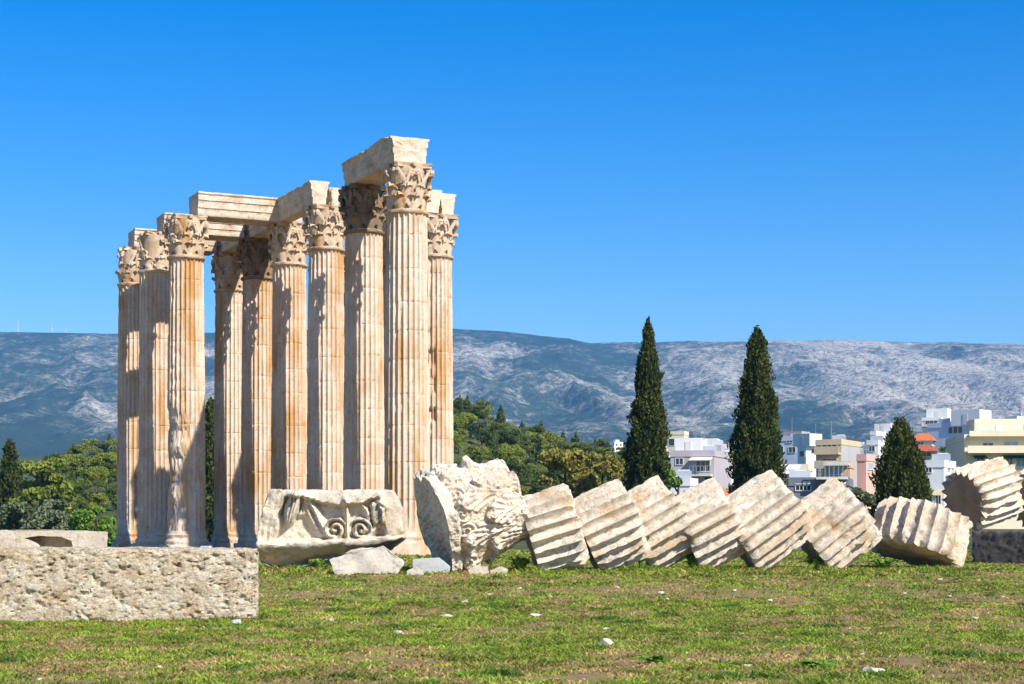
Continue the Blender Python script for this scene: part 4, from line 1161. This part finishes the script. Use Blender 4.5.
    def awning(s, face, px0, px1, py, out=1.3, drop=.5, mat='awning'):
        (u0, z), (u1, _) = s.uz(face, px0, py), s.uz(face, px1, py)
        if face == 'f': V = [(u0, -.01, z), (u1, -.01, z), (u1, -out, z-drop), (u0, -out, z-drop)]
        else: V = [(.01, u0, z), (.01, u1, z), (out, u1, z-drop), (out, u0, z-drop)]
        V = V+[(a, b, c-.05) for a, b, c in V]
        mk('awning', V, [(0, 1, 2, 3), (7, 6, 5, 4), (0, 4, 5, 1), (1, 5, 6, 2), (2, 6, 7, 3), (3, 7, 4, 0)], M[mat], s.t)
    def hut(s, fx, fy, w, dp, h, wall):
        m = MB(); x = -s.w*fx; y = s.dp*fy; m.box(x-w/2, x+w/2, y-dp/2, y+dp/2, s.h-.097, s.h+h); m.build('roof_hut', wall, s.t)
        f = MB(); f.box(x-.35, x+.35, y-dp/2-.05, y-dp/2-.004, s.h+.05, s.h+min(h-.35, 1.6)); f.build('door', M['frame'], s.t)
    def tank(s, fx, fy):
        m = MB(); k = MB(); k.ring([(.02, 0), (.4, .02), (.4, 1.0), (.02, 1.02)], 10); v = k.verts(); x, y = -s.w*fx, s.dp*fy
        v = (v*np.array([.7, .7, 1.]))[:, [2, 0, 1]]+np.array([x-.5, y, s.h+.95]); m.add(v, k.F)
        for dx in (-.4, .4): m.box(x+dx-.04, x+dx+.04, y-.25, y+.25, s.h-.09, s.h+.75)
        m.box(x-.9, x+.9, y-.75, y-.7, s.h+.2, s.h+1.1); m.build('water_heater', M['metal_grey'], s.t)
    def aerial(s, fx, fy, h=3.):
        m = MB(); x, y = -s.w*fx, s.dp*fy; m.box(x-.035, x+.035, y-.035, y+.035, s.h-.09, s.h+h)
        for i in range(4): m.box(x-.5+.08*i, x+.5-.08*i, y-.02, y+.02, s.h+h-.3-.3*i, s.h+h-.26-.3*i)
        m.build('aerial', M['rail'], s.t)
    def tiles(s, mat='rooftile', rise=1.8, ov=.4):
        a, b, c, e = -s.w-ov, ov, -ov, s.dp+ov; z = s.h-.09; my = (c+e)/2; k = min((b-a)*.3, (e-c)*.5)
        V = [(a, c, z), (b, c, z), (b, e, z), (a, e, z), (a+k, my, z+rise), (b-k, my, z+rise)]
        mk('tiled_roof', V, [(3, 2, 1, 0), (0, 1, 5, 4), (1, 2, 5), (2, 3, 4, 5), (3, 0, 4)], M[mat], s.t)

# lilac grey block between the two tall cypresses
b = Building('lilac grey flats with a recessed balcony between the two tall cypresses', 672, 714, 742, 450, 190, WM['lilac'], -30, 500); b.hut(.3, .7, 2.2, 2.2, 1.3, WM['grey']); b.aerial(.85, .6, 2.4)
b.window('f', 697, 461, 710, 471, bars=2); b.balcony('f', 693, 713, 474.5, 1.4, 'concrete'); b.awning('f', 692, 713, 457, 1.3, .35)
b.window('f', 705, 477, 712, 490, bars=0); b.window('f', 677, 458, 684, 464); b.window('f', 677, 471, 684, 478)
b.hut(.75, .5, 3, 3, 2.0, WM['white']); b.aerial(.4, .4); b.tank(.3, .5)
b = Building('low white house partly hidden by the light green shrub', 668, 690, 700, 478, 150, WM['white'], -35, 505); b.grid('f', 2, 1, 3, .9, 1.1); b.tank(.4, .4)
b = Building('small shed with an orange tiled roof above the fourth drum', 707, 722, 727, 489, 110, WM['cream'], -25, 512, parapet=False, name='shed', cat='shed', dp=2.5); b.tiles('orange', .75, .3)
b.window('f', 710, 494, 714, 497)
# behind it
b = Building('cream house beside the tallest cypress with dark windows', 668, 684, 690, 431, 330, WM['cream'], -35, 455); b.grid('f', 2, 2, 3., 1.1, 1.3); b.aerial(.3, .5)
b = Building('low house with a long red tiled roof behind the lilac flats', 690, 722, 730, 440, 300, WM['cream'], -25, 455, parapet=False, name='house', cat='house'); b.tiles('rooftile', 1.0); b.grid('f', 4, 1, 3., .9, 1.0, .5)
b = Building('long low white terrace house behind the lilac flats', 686, 728, 738, 444, 250, WM['white'], -25, 462); b.grid('f', 5, 1, 3, 1.1, 1.2, .7); b.tank(.3, .5); b.tank(.6, .4); b.aerial(.8, .4, 2.5); b.hut(.5, .6, 2.6, 2.4, 1.4, WM['cream'])
# between cypress two and three
b = Building('white cube shaped house with a sunlit wall right of the broad cypress', 799, 806, 828, 442, 235, WM['white'], -50, 470); b.window('f', 801, 451, 805, 456, bars=0); b.window('r', 812, 449, 815, 453, bars=0); b.hut(.5, .3, 3, 2.6, 1.6, WM['white']); b.aerial(.2, .6)
b = Building('grey topped flats with a dark loggia behind the white cube shaped house', 779, 800, 812, 436, 265, WM['bluewhite'], -35, 462); b.window('f', 788, 438, 793, 442); b.window('f', 780, 446, 785, 451); b.window('f', 790, 447, 796, 452); b.aerial(.5, .4, 3.5); b.hut(.35, .5, 3.2, 3, 1.2, WM['grey']); b.tank(.75, .4)
b = Building('low terrace with a white awning and planters by the broad cypress', 778, 808, 818, 464, 185, WM['cream'], -28, 490); b.awning('f', 780, 801, 464.5, 2.0, 1.0); b.window('f', 784, 470, 790, 475); b.window('f', 795, 470, 801, 475); b.balcony('f', 779, 808, 475, 1.6, 'concrete', True, .6)
b = Building('long slate grey building with a flat roof behind the steep drums', 786, 848, 874, 477, 140, WM['slate'], -22, 505); b.window('f', 798, 484, 812, 490, bars=3); b.window('f', 828, 484, 844, 493, 'glass', 3); b.awning('f', 826, 846, 482, .8, .12, 'awning'); b.balcony('f', 818, 848, 477, .9, 'concrete', False); b.tank(.8, .5); b.aerial(.5, .5, 2)
b = Building('plain grey walled flats with a brown loggia at its left', 818, 841, 872, 439, 215, WM['sand'], -45, 475); b.window('f', 824, 444, 837, 450, bars=2); b.balcony('f', 819, 841, 453, 1.2, 'sand', True, .8); b.window('f', 824, 459, 837, 465, bars=2); b.balcony('f', 819, 841, 467, 1.2, 'sand', True, .8)
m = MB(); m.box(.004, .03, .0, b.dp, .5, b.h-.3); m.build('grey_wall', WM['grey'], b.t); b.tank(.4, .5); b.aerial(.7, .4)
b = Building('pink walled house left of the stout cypress', 858, 866, 881, 454, 175, WM['pink'], -48, 490); b.window('r', 869, 463, 876, 469, 'shutter', 1); b.aerial(.4, .4, 2); b.floors('r', 1, 1, 4.6, 3., .9, 'concrete', 1., False, 9)
b = Building('low terracotta house between the white terrace and the pink house', 826, 850, 860, 461, 172, WM['terra'], -30, 490); b.window('f', 830, 466, 842, 474, 'shutter', 2); b.balcony('f', 826, 850, 463.5, .8, 'concrete', True, .15)
b = Building('white flats with arched looking openings behind the pink house', 868, 878, 898, 440, 240, WM['white'], -48, 470); b.window('r', 882, 446, 887, 451); b.window('r', 890, 446, 894, 451); b.window('f', 870, 446, 875, 451); b.window('r', 882, 456, 887, 461); b.tank(.3, .3); b.floors('r', 3, 1, 7.2, 3., 1., 'concrete', .5, True, 8)
b = Building('white block with a sunlit end wall behind the stout cypress', 871, 876, 902, 431, 300, WM['white'], -50, 460); b.window('r', 880, 434, 884, 438); b.window('r', 890, 434, 894, 438); b.hut(.4, .7, 3, 3, 2, WM['white']); b.floors('r', 3, 3, .6, 3., 1., 'concrete', .5, False, 7); b.aerial(.5, .4, 3)
# right group
b = Building('big blue grey house in shade with two rows of windows', 938, 987, 1006, 421, 250, WM['bluewhite'], -40, 470)
for y in (425.5, 438.5):
    for x in (955.5, 959.5, 963.5): b.window('f', x, y, x+3.2, y+6.5, bars=0)
b.window('r', 990, 425, 995, 430); b.window('r', 998, 425, 1003, 430); b.hut(.35, .4, 4.5, 4, 2.2, WM['white']); b.tank(.75, .3); b.aerial(.55, .5, 3)
b = Building('cream flats with long balconies and blue shutters at the right edge', 966, 1046, 1060, 434, 175, WM['cream'], -6, 500, dp=10)
b.balcony('f', 966, 1046, 451.5, 1.6, 'cream', True, .55); b.balcony('f', 969, 1046, 434.5, .9, 'cream', True, .35)
b.window('f', 984, 443, 994, 451, bars=1); b.window('f', 1005, 442, 1018, 450, 'shutter', 1); b.window('f', 978, 457, 985, 462, bars=1)
b.window('f', 996, 457, 1003, 467, 'glass', 1); b.window('f', 1007, 457, 1013, 465, 'glass', 1); b.window('f', 1017, 457, 1026, 466, 'shutter', 1)
b.awning('f', 974, 987, 455.2, 1.0, .3, 'green_canvas'); b.awning('f', 1003, 1040, 455.2, 1.0, .3, 'green_canvas'); b.hut(.5, .5, 5, 4, 2.2, WM['cream']); b.tank(.7, .3)
b = Building('house with orange red tiled roof left of the blue grey house', 916, 934, 941, 447, 215, WM['terra'], -32, 475, parapet=False, name='house', cat='house'); b.tiles('rooftile', .9, .6); b.window('f', 919, 450, 931, 456, bars=2)
b = Building('taller house with an orange roof terrace behind the red tiled one', 914, 932, 940, 437, 245, WM['bluewhite'], -32, 460, parapet=False, name='house', cat='house'); b.tiles('orange', 1.2, .5); b.window('f', 919, 440, 924, 444)
b = Building('low white walled house with pale terraces right of the stout cypress', 924, 944, 966, 460, 165, WM['white'], -45, 495); b.window('f', 928, 466, 933, 472); b.window('r', 950, 465, 955, 470); b.window('r', 958, 465, 963, 470); b.balcony('r', 946, 966, 474, 1.2, 'concrete', True, .7); b.tank(.3, .5); b.floors('f', 2, 2, 2.0, 3., .8, 'concrete', .5, True, 6); b.aerial(.6, .6, 2.5)
b = Building('white modern flats on top of the slope with open roof frames', 924, 941, 956, 417, 330, WM['white'], -42, 440); b.window('f', 927, 420, 938, 424, bars=2); b.balcony('f', 925, 940, 425.5, 1.2); b.hut(.3, .5, 4, 4, 2.2, WM['white'])
b = Building('pale flats with a white penthouse behind the blue grey house', 955, 972, 992, 417, 345, WM['white'], -45, 440); b.grid('r', 3, 2); b.hut(.4, .5, 4, 4, 2, WM['white']); b.aerial(.2, .3); b.floors('f', 3, 2, .3, 3., 1., 'concrete', .4, False, 5)
b = Building('cream sunlit flats behind the roof of the right edge flats', 984, 997, 1014, 424, 300, WM['cream'], -45, 445); b.grid('r', 3, 2); b.grid('f', 2, 2); b.tank(.4, .4); b.aerial(.6, .4, 3); b.hut(.5, .5, 2.5, 2.5, 1.5, WM['white'])
b = Building('white tower like flats at the far right edge', 1008, 1017, 1040, 416, 320, WM['white'], -45, 440); b.grid('r', 3, 2); b.grid('f', 2, 2); b.tank(.4, .4); b.aerial(.3, .4, 3)
b = Building('white house with planters on its terrace at the right edge', 1003, 1012, 1034, 428, 230, WM['white'], -45, 450); b.grid('r', 3, 1, 3, 1., 1.2); b.floors('f', 2, 2, .4, 3., 1., 'concrete', .5, False, 3)
# far town: copies of a few prototypes
protos = []
for i, (w, dpt, st, mat) in enumerate(((9, 8, 3, 'white'), (11, 7, 3, 'cream'), (7, 7, 4, 'white'), (12, 8, 2, 'bluewhite'), (8, 8, 3, 'sand'))):
    b = Building('far small house on the slope below the mountain', HX, HX+w*math.cos(R(-42))*FPX/600, HX+10, HY-(tz(0, 600)+st*3-EYE)*FPX/600, 600, WM[mat], -42, dp=dpt, group='far houses below the mountain', name='far_house', cat='house')
    b.t['label'] = ['far three storey white house below the mountain', 'far cream coloured house below the mountain', 'far narrow tall white house below the mountain', 'far wide low pale blue house below the mountain', 'far sand coloured house below the mountain'][i]
    b.floors('f', 3, st-1, .3, 3., (1., .75, 1., .8, .9)[i], 'concrete', .35, i == 1, i+40); b.grid('r', 2, st-1, 3., 1.2, 1.4); b.aerial(.7, .6, 2.2); b.hut(.4, .5, 3, 3, 2, WM[mat])
    if i == 4: b.tiles()
    protos.append([b.t, False])
rr = random.Random(5)
spots = []
for d, n, a, z in ((300, 9, 668, 1040), (350, 16, 668, 1040), (400, 18, 668, 1040), (450, 15, 665, 1040), (510, 17, 660, 1040), (580, 19, 655, 1040), (660, 21, 655, 1040), (760, 22, 650, 1040), (900, 24, 655, 1040), (1150, 26, 640, 1040), (1250, 26, 600, 1040)):
    for k in range(n if d < 1300 else 0): spots.append((a+(k+rr.uniform(.1, .9))*(z-a)/n, d+rr.uniform(-.04, .04)*d))
for px, d in spots:
    p = protos[rr.randrange(5)]
    if p[1]: o = copy_tree(p[0])
    else: o = p[0]; p[1] = True
    x = (px-HX)/FPX*d; o.location = (x, d, tz(x, d)-2.); o.rotation_euler[2] = R(-36+rr.uniform(-24, 28)); k = rr.uniform(.55, .9)*min(1.25, .70+d/1700); o.scale = (k, k, k*rr.uniform(.8, 1.1))
# town trees
for i, (px, d) in enumerate(((690, 205), (744, 230), (782, 172), (797, 178), (806, 180), (866, 200), (835, 165), (912, 205), (915, 270), (958, 235), (1000, 215), (1016, 215), (850, 300), (702, 320), (690, 420), (775, 200), (788, 176), (812, 200), (845, 205), (868, 215), (925, 190), (931, 210), (975, 240), (1008, 190), (1020, 220), (700, 230), (722, 260), (738, 215), (768, 240), (830, 320), (905, 330), (955, 380), (1015, 330), (860, 380), (800, 330))):
    o = copy_tree(K[(0, 2, 5, 1)[i % 4]]); x = (px-HX)/FPX*d; s = rr.uniform(.38, .5)
    o.location = (x, d, tz(x, d)-.3); o.scale = (s, s, s)
    o['label'] = ['mid green garden tree between the houses of the town', 'grey green garden tree between the houses of the town', 'yellowish garden tree between the houses of the town', 'dark green garden tree between the houses of the town'][i % 4]; o['group'] = 'garden trees between the houses of the town'

# radio masts on the ridge
def mast(px, h, label, D=DR):
    x = (px-HX)/FPX*D; z = float(ridge_z(np.array([x]), D)[0])
    t = empty('radio_mast', (x, D, z-3)); tag(t, label, 'radio mast', 'radio masts on the ridge')
    m = MB()
    for dx, dy in ((-1, -1), (1, -1), (1, 1), (-1, 1)): m.tube([(dx*2.2, dy*2.2, 0), (dx*.9, dy*.9, h)], [.55, .35], 5)
    for k in range(6):
        f = k/6; w = 2.2-1.3*f; m.box(-w, w, -w-.2, -w+.2, h*f+2, h*f+2.5); m.box(-w, w, w-.2, w+.2, h*f+2, h*f+2.5)
    m.build('lattice', M['frame'], t)
    a = MB(); a.box(-.5, .5, -.5, .5, h, h*1.25); a.build('antenna', M['frame'], t)
mast(18, 34, 'tallest radio mast on the ridge at the left'); mast(52, 26, 'middle radio mast on the ridge at the left'); mast(66, 18, 'shortest radio mast on the ridge at the left')

# ------------------------------------------------------------------ haze
m = MB(); m.box(-5600, 5600, -75, 6900, -2.5, 745)
hz = bpy.data.materials.new('haze'); hz.use_nodes = True; nt = hz.node_tree; nt.nodes.clear()
out = nt.nodes.new('ShaderNodeOutputMaterial'); pv = nt.nodes.new('ShaderNodeVolumePrincipled')
pv.inputs['Color'].default_value = (.10, .45, .95, 1); pv.inputs['Density'].default_value = .9e-4; pv.inputs['Anisotropy'].default_value = 0
nt.links.new(pv.outputs[0], out.inputs['Volume'])
o = m.build('haze', hz); o['kind'] = 'stuff'

# ------------------------------------------------------------------ light, sky, camera
EL = R(40); SD = np.array([.674, -.735]); SD /= np.linalg.norm(SD)
sun = bpy.data.lights.new('sun', 'SUN'); sun.energy = 5.0; sun.angle = R(.5); sun.color = (1, .945, .85)
so = link(bpy.data.objects.new('sun', sun))
so.rotation_mode = 'QUATERNION'
so.rotation_quaternion = Vector((SD[0]*math.cos(EL), SD[1]*math.cos(EL), math.sin(EL))).to_track_quat('Z', 'Y')
wd = bpy.data.worlds.new('World'); sc.world = wd; wd.use_nodes = True
nt = wd.node_tree; bg = nt.nodes['Background']
sky = nt.nodes.new('ShaderNodeTexSky'); sky.sky_type = 'NISHITA'; sky.sun_disc = False
sky.sun_elevation = EL; sky.sun_rotation = math.atan2(SD[0], SD[1])
sky.air_density = 1.0; sky.dust_density = .3; sky.ozone_density = 3.0; sky.altitude = 100
hs = nt.nodes.new('ShaderNodeHueSaturation'); hs.inputs['Saturation'].default_value = 1.54; hs.inputs['Hue'].default_value = .512
nt.links.new(sky.outputs[0], hs.inputs['Color']); nt.links.new(hs.outputs[0], bg.inputs['Color'])
bg.inputs['Strength'].default_value = .116
cam = bpy.data.cameras.new('camera'); co = link(bpy.data.objects.new('camera', cam))
co.location = (0, 0, EYE); co.rotation_euler = (R(90), 0, 0)
cam.sensor_width = 36; cam.lens = 36*FPX/1024; cam.shift_y = (HY-342)/1024; cam.clip_end = 30000; cam.clip_start = .1
sc.camera = co
sc.view_settings.view_transform = 'Standard'; sc.view_settings.look = 'None'; sc.view_settings.exposure = .60; sc.view_settings.gamma = 1
sc.cycles.max_bounces = 6; sc.cycles.volume_bounces = 0; sc.cycles.use_denoising = True
